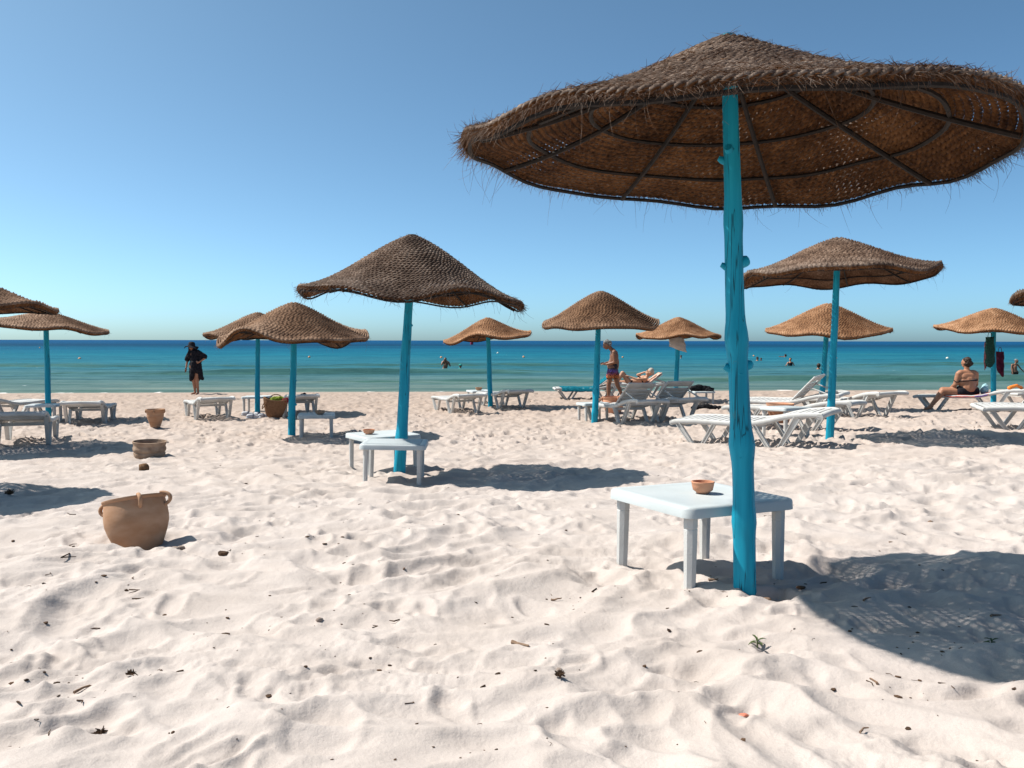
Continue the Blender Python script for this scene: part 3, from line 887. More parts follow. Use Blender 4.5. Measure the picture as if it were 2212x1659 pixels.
def leg_mesh(L, r0, r1, mat):
    prof = [(r0 * 1.04, 0), (r0 * 1.04, -.055), (r0 * .97, -.057), (r0 * .97, -.060), (r0 * 1.02, -.062), (r1, -L)]
    V, F = [], []
    n = 8
    for (r, z) in prof:
        for s in range(n):
            a = 2 * math.pi * (s + .5) / n
            V.append((r * math.cos(a), r * math.sin(a), z))
    for i in range(len(prof) - 1):
        for s in range(n):
            F.append((i * n + s, i * n + (s + 1) % n, (i + 1) * n + (s + 1) % n, (i + 1) * n + s))
    F.append(tuple(range(n))); F.append(tuple((len(prof) - 1) * n + s for s in range(n)))
    return MB().add(V, F).mesh('leg', mat, smooth=False)

TOP = {}
def make_table(x, y, rot, label, size=.50, height=.335, ribbed=False, leg_r=(.027, .023), splay=.008, z=None):
    key = (size, ribbed)
    if key not in TOP:
        TOP[key] = (table_top_mesh(size / 2, .045, .042, M['plastic'], ribbed), {})
    h = size / 2 - .052
    root = root_on('side_table', x, y, rot, [(h, h), (-h, h), (-h, -h), (h, -h)], label, 'table', 'white plastic side tables')
    top = put('tabletop', TOP[key][0], root, (0, 0, height))
    if ribbed:
        if 'slat' not in TOP:
            mb = MB(); box_mb(mb, (0, 0, 0), (size - .10, .030, .007)); TOP['slat'] = mb.mesh('top_slat', M['plastic'], bevel=.002)
        n = int((size - .1) / .038)
        for k in range(n):
            put('top_slat', TOP['slat'], top, (0, (k - (n - 1) / 2) * .038, -.0015))
    lk = (height, leg_r)
    if lk not in TOP[key][1]:
        TOP[key][1][lk] = leg_mesh(height + .06, leg_r[0], leg_r[1], M['plastic_leg'])
    for sx in (1, -1):
        for sy in (1, -1):
            put('leg', TOP[key][1][lk], root, (sx * h, sy * h, height - .03), (sy * -splay * -1, sx * -splay, 0))
    return root

# lounger, lengthwise along x with the head at +x
W2 = .285
def bed_z(x):
    return float(np.interp(x, [-.97, -.90, -.6, -.2, .12, .30, .46, .62, .80, .93, .98], [.275, .292, .300, .288, .292, .318, .365, .398, .415, .418, .405]))
LP = {}
def lounger_parts():
    if LP: return LP
    P = [(x, 0, bed_z(x)) for x in np.linspace(-.97, .98, 34)]
    LP['rail'] = MB().sweep(P, rrect(.045, .062, .012)).mesh('side_rail', M['plastic_old'], angle=50)
    mb = MB(); box_mb(mb, (0, 0, 0), (.062, 2 * W2 - .03, .016)); LP['slat'] = mb.mesh('slat', M['plastic_old'], bevel=.004)
    LP['head'] = MB().sweep([(0, y, .012 * math.cos(y / W2 * 1.4) - .012) for y in np.linspace(-W2 - .022, W2 + .022, 11)], rrect(.075, .062, .018)).mesh('head_bar', M['plastic_old'], angle=50)
    LP['foot'] = MB().sweep([(0, y, 0) for y in np.linspace(-W2 - .022, W2 + .022, 5)], rrect(.05, .06, .018)).mesh('foot_bar', M['plastic_old'], angle=50)
    def arm(mb, a, b, w0, w1):
        """U-channel strut: a web with two raised edges"""
        a, b = np.array(a, float), np.array(b, float)
        t = (b - a) / np.linalg.norm(b - a); s = np.array([t[2], 0, -t[0]])
        for (y0, y1, k) in ((-.022, .022, 1.0),):
            V = []
            for p, w in ((a, w0), (b, w1)):
                for (u, v) in ((-w, -.022), (-w, .024), (-w + .010, .024), (-w + .010, .004), (w - .010, .004), (w - .010, .024), (w, .024), (w, -.022)):
                    V.append(p + s * u + np.array([0, v, 0]))
            n = 8
            F = [(i, (i + 1) % n, n + (i + 1) % n, n + i) for i in range(n)] + [tuple(range(n - 1, -1, -1)), tuple(n + i for i in range(n))]
            mb.add(V, F)
    for k, (x0, xa, xb, wa, wb) in {'vf': (-.60, -.86, -.36, .030, .024), 'vh': (.40, .17, .70, .024, .040)}.items():
        mb = MB()
        arm(mb, (xa, 0, bed_z(xa) - .02), (x0 - .03, 0, -.05), wa, .022)
        arm(mb, (xb, 0, bed_z(xb) - .02), (x0 + .03, 0, -.05), wb, .022)
        box_mb(mb, (x0, 0, -.03), (.10, .040, .05))
        LP[k] = mb.mesh('leg', M['plastic_old'], smooth=False)
    mb = MB(); box_mb(mb, (0, 0, 0), (.03, 2 * W2 - .02, .045)); LP['cross'] = mb.mesh('cross_brace', M['plastic_old'], bevel=.004)
    # raised back panel, hinged at its lower edge, lengthwise along x
    mb = MB().sweep([(x, 0, 0) for x in np.linspace(0, .74, 9)], rrect(.045, .035, .010)); LP['back_rail'] = mb.mesh('back_rail', M['plastic_old'], angle=50)
    mb = MB(); box_mb(mb, (0, 0, 0), (.105, 2 * W2 - .10, .016)); LP['back_slat'] = mb.mesh('back_slat', M['plastic_old'], bevel=.005)
    mb = MB(); box_mb(mb, (0, 0, 0), (.17, 2 * W2 - .03, .022)); LP['back_head'] = mb.mesh('head_panel', M['plastic_old'], bevel=.010)
    mb = MB().tube([(0, 0, 0), (0, 0, 1)], .013, 8); LP['prop'] = mb.mesh('prop', M['plastic_old'], angle=50)
    return LP

def make_lounger(x, y, ang, label, back=None, group='white plastic sun loungers'):
    p = lounger_parts()
    rot = rad(ang)
    feet = [(-.60, W2), (-.60, -W2), (.40, W2), (.40, -W2)]
    root = root_on('sun_lounger', x, y, rot, feet, label, 'lounger', group)
    for s in (1, -1):
        put('side_rail', p['rail'], root, (0, s * W2, 0))
        put('leg', p['vf'], root, (0, s * (W2 + .002), 0), scale=(1, s, 1))
        put('leg', p['vh'], root, (0, s * (W2 + .002), 0), scale=(1, s, 1))
    put('head_bar', p['head'], root, (.965, 0, bed_z(.965) + .003))
    put('foot_bar', p['foot'], root, (-.955, 0, bed_z(-.955) + .002))
    for xx in (-.86, .17, .68):
        put('cross_brace', p['cross'], root, (xx, 0, bed_z(xx) - .045))
    xs = np.arange(-.87, .91 if back is None else .20, .083)
    for xx in xs:
        sl = math.atan2(bed_z(xx + .02) - bed_z(xx - .02), .04)
        put('slat', p['slat'], root, (xx, 0, bed_z(xx) + .012), (0, -sl, 0))
    if back is not None:
        b = rad(back)
        bk = empty('backrest', (.16, 0, .315), (0, -b, 0)); bk.parent = root; bk.scale = (.82, 1, 1)
        for s in (1, -1):
            put('back_rail', p['back_rail'], bk, (0, s * (W2 - .035), 0))
        for k in range(4):
            put('back_slat', p['back_slat'], bk, (.09 + .125 * k, 0, .004))
        put('head_panel', p['back_head'], bk, (.655, 0, .006))
        top = Vector((.16 + .40 * math.cos(b), 0, .315 + .40 * math.sin(b)))
        for s in (1, -1):
            a = Vector((.80, s * (W2 - .03), bed_z(.80) + .02)); c = Vector((top.x, s * (W2 - .05), top.z - .02))
            d = c - a
            put('prop', p['prop'], root, a, d.to_track_quat('Z', 'Y').to_euler(), (1, 1, d.length))
    return root

def lounger_head(px, py, ang, label, back=None, **kw):
    """placed by the sand between the two head-end feet"""
    x, y = spot(px, py)
    a = rad(ang)
    return make_lounger(x - .40 * math.cos(a), y - .40 * math.sin(a), ang, label, back, **kw)
def lounger_foot(px, py, ang, label, back=None, **kw):
    x, y = spot(px, py)
    a = rad(ang)
    return make_lounger(x + .60 * math.cos(a), y + .60 * math.sin(a), ang, label, back, **kw)

lounger_head(50, 962, -66, 'white lounger in the bottom left corner of the group, cut by the left edge')
lounger_head(187, 916, -72, 'white lounger end-on between the left turquoise pole and the small clay pot')
lounger_head(-12, 908, -98, 'white lounger at the left edge behind the nearer one, touching the small table')
lounger_head(459, 906, -60, 'white lounger standing alone below the woman in black')
lounger_head(648, 899, -68, 'white lounger behind the wicker bag, holding a small dark cloth')
lounger_head(1002, 892, -68, 'left one of the two white loungers under the small orange umbrella')
lounger_head(1103, 882, -66, 'right one of the two white loungers under the small orange umbrella')
lounger_head(1372, 914, -68, 'white lounger with raised back directly right of the low clay pot', back=40)
lounger_head(1455, 909, -68, 'white lounger with raised back, right hand one of the upright pair', back=40)
lounger_foot(1226, 862, 4, 'white lounger spread with a teal towel, left of the walking man', back=38)
GREEN_L = spot(1226, 862)
lounger_head(1407, 860, 4, 'white lounger carrying the reclining sunbather', back=36)
SUNB = spot(1407, 860)
lounger_head(1692, 961, -40, 'large white lounger seen side on behind the nearest turquoise pole')
lounger_head(1765, 928, -42, 'white lounger partly hidden between the front lounger and the one with raised back')
lounger_head(1750, 902, -38, 'white lounger with raised back left of the slim turquoise pole', back=44)
lounger_head(1877, 900, -72, 'shaded white lounger alone to the right of the slim turquoise pole')
WL = lounger_head(2140, 888, -32, 'white lounger on which the woman sits')
lounger_foot(2172, 924, -14, 'white lounger cut by the right edge, in front of the seated woman')
lounger_foot(2216, 882, 0, 'white lounger at the far right edge behind the seated woman')

# tables
def table_px(px, py, rot, label, **kw):
    x, y = spot(px, py)
    return make_table(x, y, rad(rot), label, **kw)
T1 = (.785, 3.47)
NEAR_T = make_table(T1[0], T1[1], rad(27), 'nearest white table beside the thick turquoise pole, carrying a clay bowl', size=.555, height=.335, leg_r=(.027, .022))
table_px(852, 1038, 3, 'front white table with grooved top under the dark straw umbrella', size=.54, height=.335, ribbed=True, leg_r=(.021, .019))
TB2 = table_px(828, 1016, 32, 'white table with a bowl just behind the grooved one', size=.56, height=.335, leg_r=(.022, .019))
TB3 = table_px(684, 944, 12, 'white table with a dark bowl beside the pole of the wavy brown umbrella', size=.52, height=.33)
table_px(97, 912, 15, 'small white table at the pole of the flat left umbrella', size=.52, height=.34)
table_px(556, 890, 5, 'white table behind the pole and shoes, left of the wicker bag', size=.55, height=.34)
TB6 = table_px(1036, 870, 20, 'white table with a bowl between the two loungers of the small orange umbrella', size=.56, height=.33)
TB7 = table_px(1281, 908, 14, 'white table with a clay bowl left of the upright lounger pair', size=.50, height=.335)
TB8 = table_px(1514, 872, 8, 'white table heaped with black clothes near the water', size=.55, height=.33)
TB9 = table_px(1697, 942, 26, 'white grooved table standing between the two loungers behind the nearest pole', size=.50, height=.40, ribbed=True)

# ------------------------------------------------------------------ clay ware
def bowl_mesh(r, h, mat, ashtray=False):
    prof = [(r * .55, 0), (r * .60, .004), (r * .88, h * .28), (r * .96, h * .62), (r * 1.0, h * .84), (r * 1.03, h * .88), (r * 1.03, h * .98), (r * 1.0, h), (r * .94, h * .99), (r * .91, h * .80), (r * .86, h * .42), (r * .5, h * .13), (r * .1, h * .11)]
    return MB().lathe(prof, 36).mesh('clay_bowl', mat, angle=60)
def bowl_on(table, dx, dy, r, h, label, mat):
    bpy.context.view_layer.update()
    top = [c for c in table.children if c.name.startswith('tabletop')][0]
    w = top.matrix_world @ Vector((dx, dy, -.0015))
    o = put('clay_bowl', bowl_mesh(r, h, mat), None, w)
    o.rotation_euler = top.matrix_world.to_euler()
    return props(o, label, 'bowl', 'clay bowls on the tables')
bowl_on(NEAR_T, .022, .002, .047, .050, 'orange clay bowl on the nearest white table', M['clay_red'])
bowl_on(TB2, -.12, .05, .055, .045, 'clay bowl on the white table behind the grooved one', M['clay_red'])
bowl_on(TB3, .05, -.05, .070, .055, 'dull clay bowl on the table by the wavy brown umbrella', M['clay_pale'])
bowl_on(TB6, -.02, 0, .085, .075, 'clay bowl on the table between the two loungers of the small orange umbrella', M['clay'])
bowl_on(TB7, .10, .05, .085, .065, 'clay bowl on the table left of the upright loungers', M['clay_red'])

def handle_mesh(mat, h, out, r):
    """strap handle: a loop leaving the wall and coming back to it lower down"""
    t = np.linspace(-math.pi / 2, math.pi / 2, 13)
    P = np.stack([out * np.cos(t) - .012, 0 * t, h / 2 * np.sin(t)], -1)
    return MB().tube(P, r, 9).mesh('handle', mat, angle=60)

def make_pot(x, y, prof, mat, label, handles, lean=(0, 0, 0), sink=.0, name='clay_pot', hr=.010, hh=.06, ho=.04):
    root = empty(name, (x, y, gz(x, y) - sink), lean, label, 'pot', 'clay pots on the sand')
    put('body', MB().lathe(prof, 48).mesh('body', mat, angle=50), root)
    me = handle_mesh(mat, hh, ho, hr)
    for (az, r, z) in handles:
        put('handle', me, root, (r * math.cos(az), r * math.sin(az), z), (0, 0, az))
    return root
x, y = spot(303, 1174)
make_pot(x, y, [(.090, 0), (.094, .01), (.113, .05), (.136, .11), (.148, .155), (.150, .185), (.148, .225), (.143, .262), (.1415, .272), (.146, .276), (.150, .284), (.149, .290), (.140, .290), (.135, .282), (.133, .26), (.138, .20), (.13, .12), (.10, .03), (.02, .025)],
    M['clay'], 'large tilted clay pot with ear handles, alone on the near sand', ((math.pi * .99, .140, .252), (-.02, .142, .262), (-1.03, .140, .262), (1.9, .140, .262)), lean=(rad(-12), rad(-10), .05), sink=.030, hr=.0095, hh=.066, ho=.048).scale = (1.0, 1.0, .95)
x, y = spot(336, 926)
make_pot(x, y, [(.072, 0), (.078, .02), (.105, .10), (.128, .17), (.132, .20), (.128, .222), (.131, .226), (.130, .25), (.137, .272), (.150, .285), (.150, .296), (.140, .297), (.128, .28), (.118, .24), (.118, .18), (.09, .06), (.02, .03)],
    M['clay'], 'small tapering clay pot standing upright beyond the half buried one', ((math.pi, .136, .262), (0, .136, .262), (-1.5, .136, .258)), lean=(0, 0, .2), sink=.01, hr=.011, hh=.05, ho=.024)
x, y = spot(323, 989)
q = np.random.RandomState(4)
make_pot(x, y, [(.145, -.06), (.158, .0), (.166, .03), (.158, .045), (.170, .06), (.172, .09), (.163, .105), (.168, .125), (.176, .15), (.178, .158), (.166, .160), (.158, .12), (.150, .02), (.02, .0)],
    M['clay_pale'], 'crumbling clay pot sunk halfway into the sand', (), lean=(.02, rad(2), 0), sink=.0)
x, y = spot(1325, 893)
make_pot(x, y, [(.15, 0), (.16, .02), (.20, .12), (.22, .20), (.222, .25), (.215, .27), (.219, .275), (.228, .31), (.236, .32), (.236, .33), (.215, .33), (.205, .26), (.18, .1), (.02, .03)],
    M['clay_red'], 'wide clay pot with ears behind the table of the upright loungers', ((math.pi, .225, .29), (0, .225, .29), (-1.4, .225, .29)), lean=(0, rad(-1), .1), hr=.014, hh=.07, ho=.03)
x, y = spot(1684, 921)
make_pot(x, y, [(.13, 0), (.14, .02), (.17, .12), (.186, .20), (.186, .235), (.19, .24), (.205, .285), (.212, .30), (.205, .30), (.19, .285), (.175, .22), (.15, .08), (.02, .03)],
    M['clay_red'], 'orange clay pot behind the grooved table among the right loungers', (), lean=(0, 0, 0), sink=-.05)
# ------------------------------------------------------------------ people
def capsule(V, F, a, ra, b, rb, n=12):
    a, b = Vector(a), Vector(b)
    d = b - a
    L = d.length
    if L < 1e-5: d = Vector((0, 0, 1)); L = 1e-5
    q = d.to_track_quat('Z', 'Y')
    rows = []
    for k in range(5):
        an = -math.pi / 2 + math.pi / 2 * k / 4
        rows.append((ra * math.cos(an), ra * math.sin(an)))
    for k in range(1, 5):
        an = math.pi / 2 * k / 4
        if k == 1: rows.append((rb, L))
        rows.append((rb * math.cos(an), L + rb * math.sin(an)))
    base = len(V)
    for r, z in rows:
        r = max(r, 1e-4)
        for s in range(n):
            t = 2 * math.pi * s / n
            V.append(a + q @ Vector((r * math.cos(t), r * math.sin(t), z)))
    m = len(rows)
    for i in range(m - 1):
        for s in range(n):
            s2 = (s + 1) % n
            F.append((base + i * n + s, base + i * n + s2, base + (i + 1) * n + s2, base + (i + 1) * n + s))
    F.append(tuple(base + s for s in range(n - 1, -1, -1)))
    F.append(tuple(base + (m - 1) * n + s for s in range(n)))

def ellipsoid(V, F, c, r, rot=(0, 0, 0), n=14, m=10):
    R = Euler(rot).to_matrix(); c = Vector(c)
    base = len(V)
    for i in range(m + 1):
        an = -math.pi / 2 + math.pi * i / m
        for s in range(n):
            t = 2 * math.pi * s / n
            k = max(math.cos(an), 1e-4)
            V.append(c + R @ Vector((r[0] * k * math.cos(t), r[1] * k * math.sin(t), r[2] * math.sin(an))))
    for i in range(m):
        for s in range(n):
            s2 = (s + 1) % n
            F.append((base + i * n + s, base + i * n + s2, base + (i + 1) * n + s2, base + (i + 1) * n + s))
    F.append(tuple(base + s for s in range(n - 1, -1, -1)))
    F.append(tuple(base + m * n + s for s in range(n)))

def flesh(name, caps, ells, mat, voxel=.011, smooth=4, noise=0.0):
    """one continuous skin grown over tapered limbs and rounded masses"""
    V, F = [], []
    for (a, ra, b, rb) in caps: capsule(V, F, a, ra, b, rb)
    for e in ells: ellipsoid(V, F, *e)
    me = bpy.data.meshes.new(name + '_raw')
    me.from_pydata([tuple(v) for v in V], [], F)
    o = bpy.data.objects.new(name + '_raw', me); col.objects.link(o)
    md = o.modifiers.new('r', 'REMESH'); md.mode = 'VOXEL'; md.voxel_size = voxel
    sm = o.modifiers.new('s', 'SMOOTH'); sm.factor = .5; sm.iterations = smooth
    dg = bpy.context.evaluated_depsgraph_get()
    out = bpy.data.meshes.new_from_object(o.evaluated_get(dg))
    out.name = name
    bpy.data.objects.remove(o); bpy.data.meshes.remove(me)
    out.materials.clear(); out.materials.append(mat)
    if noise:
        n = len(out.vertices); co = np.empty(n * 3, dtype=np.float32); out.vertices.foreach_get('co', co); co = co.reshape(-1, 3)
        no = np.empty(n * 3, dtype=np.float32); out.vertices.foreach_get('normal', no); no = no.reshape(-1, 3)
        d = perlin(co[:, 0] * 18 + co[:, 1] * 9, co[:, 2] * 18 + co[:, 1] * 7) + .6 * perlin(co[:, 0] * 40, co[:, 2] * 40 + co[:, 1] * 30)
        out.vertices.foreach_set('co', (co + no * (d * noise)[:, None]).ravel())
    for p in out.polygons: p.use_smooth = True
    out.update()
    return out

def hand(caps, wrist, d, up, s=1.0, curl=.6, fingers=True):
    """palm, four unequal bent fingers and a thumb from the side of the palm"""
    w, d, up = Vector(wrist), Vector(d).normalized(), Vector(up).normalized()
    side = d.cross(up).normalized()
    pe = w + d * .075 * s
    for k in (-1, 0, 1):
        caps.append((w + side * .008 * k * s, .016 * s, pe + side * .022 * k * s, .015 * s))
    for k, L in zip((-1.5, -.5, .5, 1.5), (.060, .072, .068, .052)):
        a = pe + side * .017 * k * s
        dd = (d - up * curl * .4).normalized(); b = a + dd * L * .5 * s
        d3 = (dd - up * curl).normalized(); c = b + d3 * L * .5 * s
        caps.append((a, .0092 * s, b, .0088 * s)); caps.append((b, .0088 * s, c, .0078 * s))
    a = w + d * .022 * s + side * .026 * s
    b = a + (d * .55 + side * .6 - up * .3).normalized() * .035 * s
    caps.append((a, .011 * s, b, .010 * s)); caps.append((b, .010 * s, b + (d - up * curl * .6).normalized() * .03 * s, .009 * s))

SKIN_T = pmat('tanned_skin', (0.30, 0.135, 0.075), (0.37, 0.175, 0.10), 9, 0.55, 0.1, 60, 0.35)
SKIN_D = pmat('deep_tan_skin', (0.17, 0.075, 0.042), (0.23, 0.105, 0.06), 9, 0.5, 0.1, 60, 0.35)
SKIN_L = pmat('fair_skin', (0.40, 0.205, 0.125), (0.48, 0.26, 0.165), 9, 0.55, 0.1, 60, 0.35)  # lightest of the skin tones
HAIR_D = pmat('dark_hair', (0.010, 0.007, 0.006), (0.030, 0.020, 0.016), 40, 0.6, 0.6, 90, 0.3, stretch=(3, 3, .6))
HAIR_B = pmat('brown_hair', (0.012, 0.007, 0.004), (0.045, 0.022, 0.012), 40, 0.6, 0.8, 90, 0.3)
HAIR_G = pmat('grey_hair', (0.09, 0.085, 0.08), (0.24, 0.235, 0.225), 40, 0.7, 0.8, 90, 0.3)
HAIR_W = pmat('pale_hair', (0.30, 0.265, 0.22), (0.42, 0.385, 0.34), 40, 0.7, 0.8, 90, 0.3)
BLACK = pmat('black_cloth', (0.006, 0.006, 0.009), (0.018, 0.017, 0.022), 20, 0.85, 0.6, 40, 0.15, dist=.01)
LENS = pmat('dark_lens', (0.004, 0.004, 0.004), (0.008, 0.007, 0.007), 5, 0.15, 0, 40, 0.5)
TEAL = pmat('teal_towel', (0.004, 0.085, 0.12), (0.010, 0.15, 0.20), 25, 0.95, 0.9, 120, 0.05, dist=.008)
GREYCL = pmat('pale_grey_cloth', (0.40, 0.36, 0.33), (0.50, 0.46, 0.42), 6, 0.9, 0.4, 30, 0.1, dist=.01)

def shorts_mat():
    m, N, L, B = new_mat('printed_shorts')
    tc = N.new('ShaderNodeTexCoord'); sp = N.new('ShaderNodeSeparateXYZ'); L.new(tc.outputs['Object'], sp.inputs[0])
    n = N.new('ShaderNodeTexNoise'); n.inputs['Scale'].default_value = 22; n.inputs['Detail'].default_value = 4; L.new(tc.outputs['Object'], n.inputs['Vector'])
    a = N.new('ShaderNodeMath'); a.operation = 'MULTIPLY_ADD'; a.inputs[1].default_value = .16; L.new(n.outputs['Fac'], a.inputs[0]); L.new(sp.outputs['Z'], a.inputs[2])
    mr = N.new('ShaderNodeMapRange'); mr.inputs[1].default_value = .64; mr.inputs[2].default_value = .98; L.new(a.outputs[0], mr.inputs[0])
    r = ramp(N, [(0.0, (.006, .004, .008)), (.10, (.012, .005, .008)), (.18, (.42, .13, .02)), (.36, (.50, .12, .03)), (.50, (.22, .03, .06)), (.62, (.10, .02, .16)), (.78, (.05, .03, .22)), (.92, (.008, .005, .012))])
    L.new(mr.outputs[0], r.inputs['Fac'])
    n2 = N.new('ShaderNodeTexNoise'); n2.inputs['Scale'].default_value = 38; L.new(tc.outputs['Object'], n2.inputs['Vector'])
    r2 = ramp(N, [(.42, (.05, .04, .06)), (.52, (1, 1, 1))]); L.new(n2.outputs['Fac'], r2.inputs['Fac'])
    mx = N.new('ShaderNodeMix'); mx.data_type = 'RGBA'; mx.blend_type = 'MULTIPLY'; mx.inputs[0].default_value = 1
    L.new(r.outputs['Color'], mx.inputs[6]); L.new(r2.outputs['Color'], mx.inputs[7]); L.new(mx.outputs[2], B.inputs['Base Color'])
    B.inputs['Roughness'].default_value = .7
    return m

def glasses(parent, c, rot, w=.062):
    mb = MB()
    for s in (-1, 1):
        V = []
        for k in range(12):
            t = 2 * math.pi * k / 12
            V.append((s * w * .5 + .026 * math.cos(t), 0, .019 * math.sin(t)))
        V += [(x, .006, z) for x, _, z in V]
        F = [tuple(range(12)), tuple(range(23, 11, -1))] + [(k, (k + 1) % 12, 12 + (k + 1) % 12, 12 + k) for k in range(12)]
        mb.add(V, F)
        mb.tube([(s * (w * .5 + .024), .003, .004), (s * (w * .5 + .034), .05, .006), (s * (w * .5 + .034), .09, .0)], .0025, 5)
    mb.tube([(-.012, .002, .005), (.012, .002, .005)], .0025, 5)
    return put('sunglasses', mb.mesh('sunglasses', LENS), parent, c, rot)

def head_ells(c, f, skin=True, s=1.0):
    """skull, jaw, nose, brow and ears for a head looking along f"""
    c = Vector(c); f = Vector(f).normalized(); up = Vector((0, 0, 1)); sd_ = f.cross(up).normalized(); u2 = sd_.cross(f)
    rz = math.atan2(f.y, f.x); rx = -math.asin(max(-1, min(1, f.z)))
    rot = (0, rx, rz)
    e = [(c, (.095 * s, .076 * s, .105 * s), rot),
         (c + f * .030 * s - u2 * .060 * s, (.055 * s, .052 * s, .050 * s), rot),
         (c + f * .097 * s - u2 * .022 * s, (.018 * s, .013 * s, .024 * s), rot),
         (c + f * .082 * s + u2 * .012 * s, (.016 * s, .048 * s, .012 * s), rot),
         (c + f * .086 * s - u2 * .066 * s, (.012 * s, .024 * s, .010 * s), rot),
         (c + sd_ * .080 * s - u2 * .010 * s, (.018 * s, .010 * s, .030 * s), rot),
         (c - sd_ * .080 * s - u2 * .010 * s, (.018 * s, .010 * s, .030 * s), rot)]
    return e

# woman in black at the water's edge
x, y = spot(422, 851)
P_W = empty('person', (x, y, gz(x, y) - .005), (0, 0, 0), 'woman in black beach dress and floppy hat, hand on hip, at the water edge', 'person')
caps = [((-.06, 0, .84), .115, (.07, 0, .84), .115), ((0, 0, .90), .115, (-.01, 0, 1.06), .098), ((-.01, 0, 1.06), .098, (-.02, 0, 1.22), .105),
        ((-.13, 0, 1.285), .048, (.10, 0, 1.29), .048), ((-.04, 0, 1.28), .050, (-.075, -.01, 1.40), .042),
        ((-.06, 0, .80), .088, (-.045, -.02, .46), .052), ((-.045, -.02, .46), .054, (-.015, .02, .09), .033), ((-.015, .03, .045), .034, (-.07, -.13, .022), .022),
        ((.07, 0, .80), .090, (.065, -.03, .46), .054), ((.065, -.03, .46), .056, (.075, .02, .09), .034), ((.075, .03, .045), .034, (.07, -.14, .022), .022),
        ((-.16, 0, 1.27), .042, (-.225, .01, 1.01), .034), ((-.225, .01, 1.01), .034, (-.245, -.04, .80), .023),
        ((.13, 0, 1.275), .042, (.325, .03, 1.10), .034), ((.325, .03, 1.10), .034, (.165, -.11, .965), .023)]
hand(caps, (-.245, -.04, .79), (-.02, -.1, -1), (1, 0, 0)); hand(caps, (.16, -.112, .962), (-1, -.1, -.25), (0, -1, 0), curl=.3)
put('body', flesh('body', caps, head_ells((-.085, -.01, 1.445), (-.15, -1, -.05), s=.95), SKIN_T, .009), P_W)
caps = [((0, 0, 1.255), .115, (-.01, 0, 1.02), .125), ((-.01, 0, 1.02), .122, (.0, 0, .88), .150), ((-.13, 0, 1.255), .075, (-.215, 0, 1.06), .085),
        ((.10, 0, 1.265), .075, (.285, .03, 1.125), .082), ((.19, .02, 1.17), .07, (.12, .03, .99), .08), ((-.08, .02, .90), .095, (-.10, -.01, .45), .070), ((-.02, .06, .88), .12, (.03, .08, .47), .10),
        ((.09, .01, .90), .105, (.155, .02, .52), .085), ((.155, .02, .52), .085, (.20, .05, .47), .055), ((.0, -.05, .92), .115, (.02, -.055, .74), .105), ((.07, -.03, .92), .115, (.08, -.04, .72), .105), ((-.03, -.06, .74), .09, (-.075, -.07, .48), .062)]
put('dress', flesh('dress', caps, [], BLACK, .012, 3, .008), P_W)
mb = MB()
n = 30
V = []
for i, (r, z) in enumerate([(.03, .118), (.075, .105), (.096, .06), (.102, .01), (.11, -.008), (.165, -.03), (.205, -.062), (.202, -.068), (.16, -.038), (.10, -.016), (.09, .01), (.02, .09)]):
    for s in range(n):
        t = 2 * math.pi * s / n
        fl = (.028 * math.sin(3 * t + .8) + .014 * math.sin(5 * t)) * max(0, (r - .11) / .095)
        V.append((r * math.cos(t), r * math.sin(t), z + fl))
F = [(i * n + s, i * n + (s + 1) % n, (i + 1) * n + (s + 1) % n, (i + 1) * n + s) for i in range(11) for s in range(n)] + [tuple(range(n)), tuple(11 * n + s for s in range(n - 1, -1, -1))]
put('hat', MB().add(V, F).mesh('hat', BLACK, angle=60), P_W, (-.085, .0, 1.455), (rad(-4), rad(4), 0))
caps = [((-.14, .02, 1.45), .045, (-.155, -.02, 1.22), .040), ((-.155, -.02, 1.22), .040, (-.15, -.06, 1.10), .022), ((-.03, .02, 1.45), .045, (.0, -.03, 1.22), .042), ((0, -.03, 1.22), .04, (-.01, -.09, 1.12), .02), ((-.085, .06, 1.44), .075, (-.08, .07, 1.2), .06)]
put('hair', flesh('hair', caps, [], HAIR_D, .012, 3, .006), P_W)
glasses(P_W, (-.097, -.105, 1.458), (0, 0, rad(-8)))
mb = MB(); box_mb(mb, (0, 0, 0), (.012, .075, .15))
ph = put('phone', mb.mesh('phone', LENS, bevel=.004), None, (x - .270, y - .055, gz(x, y) + .715), (0, rad(6), rad(20)))
props(ph, 'black phone held low by the woman in black', 'phone')

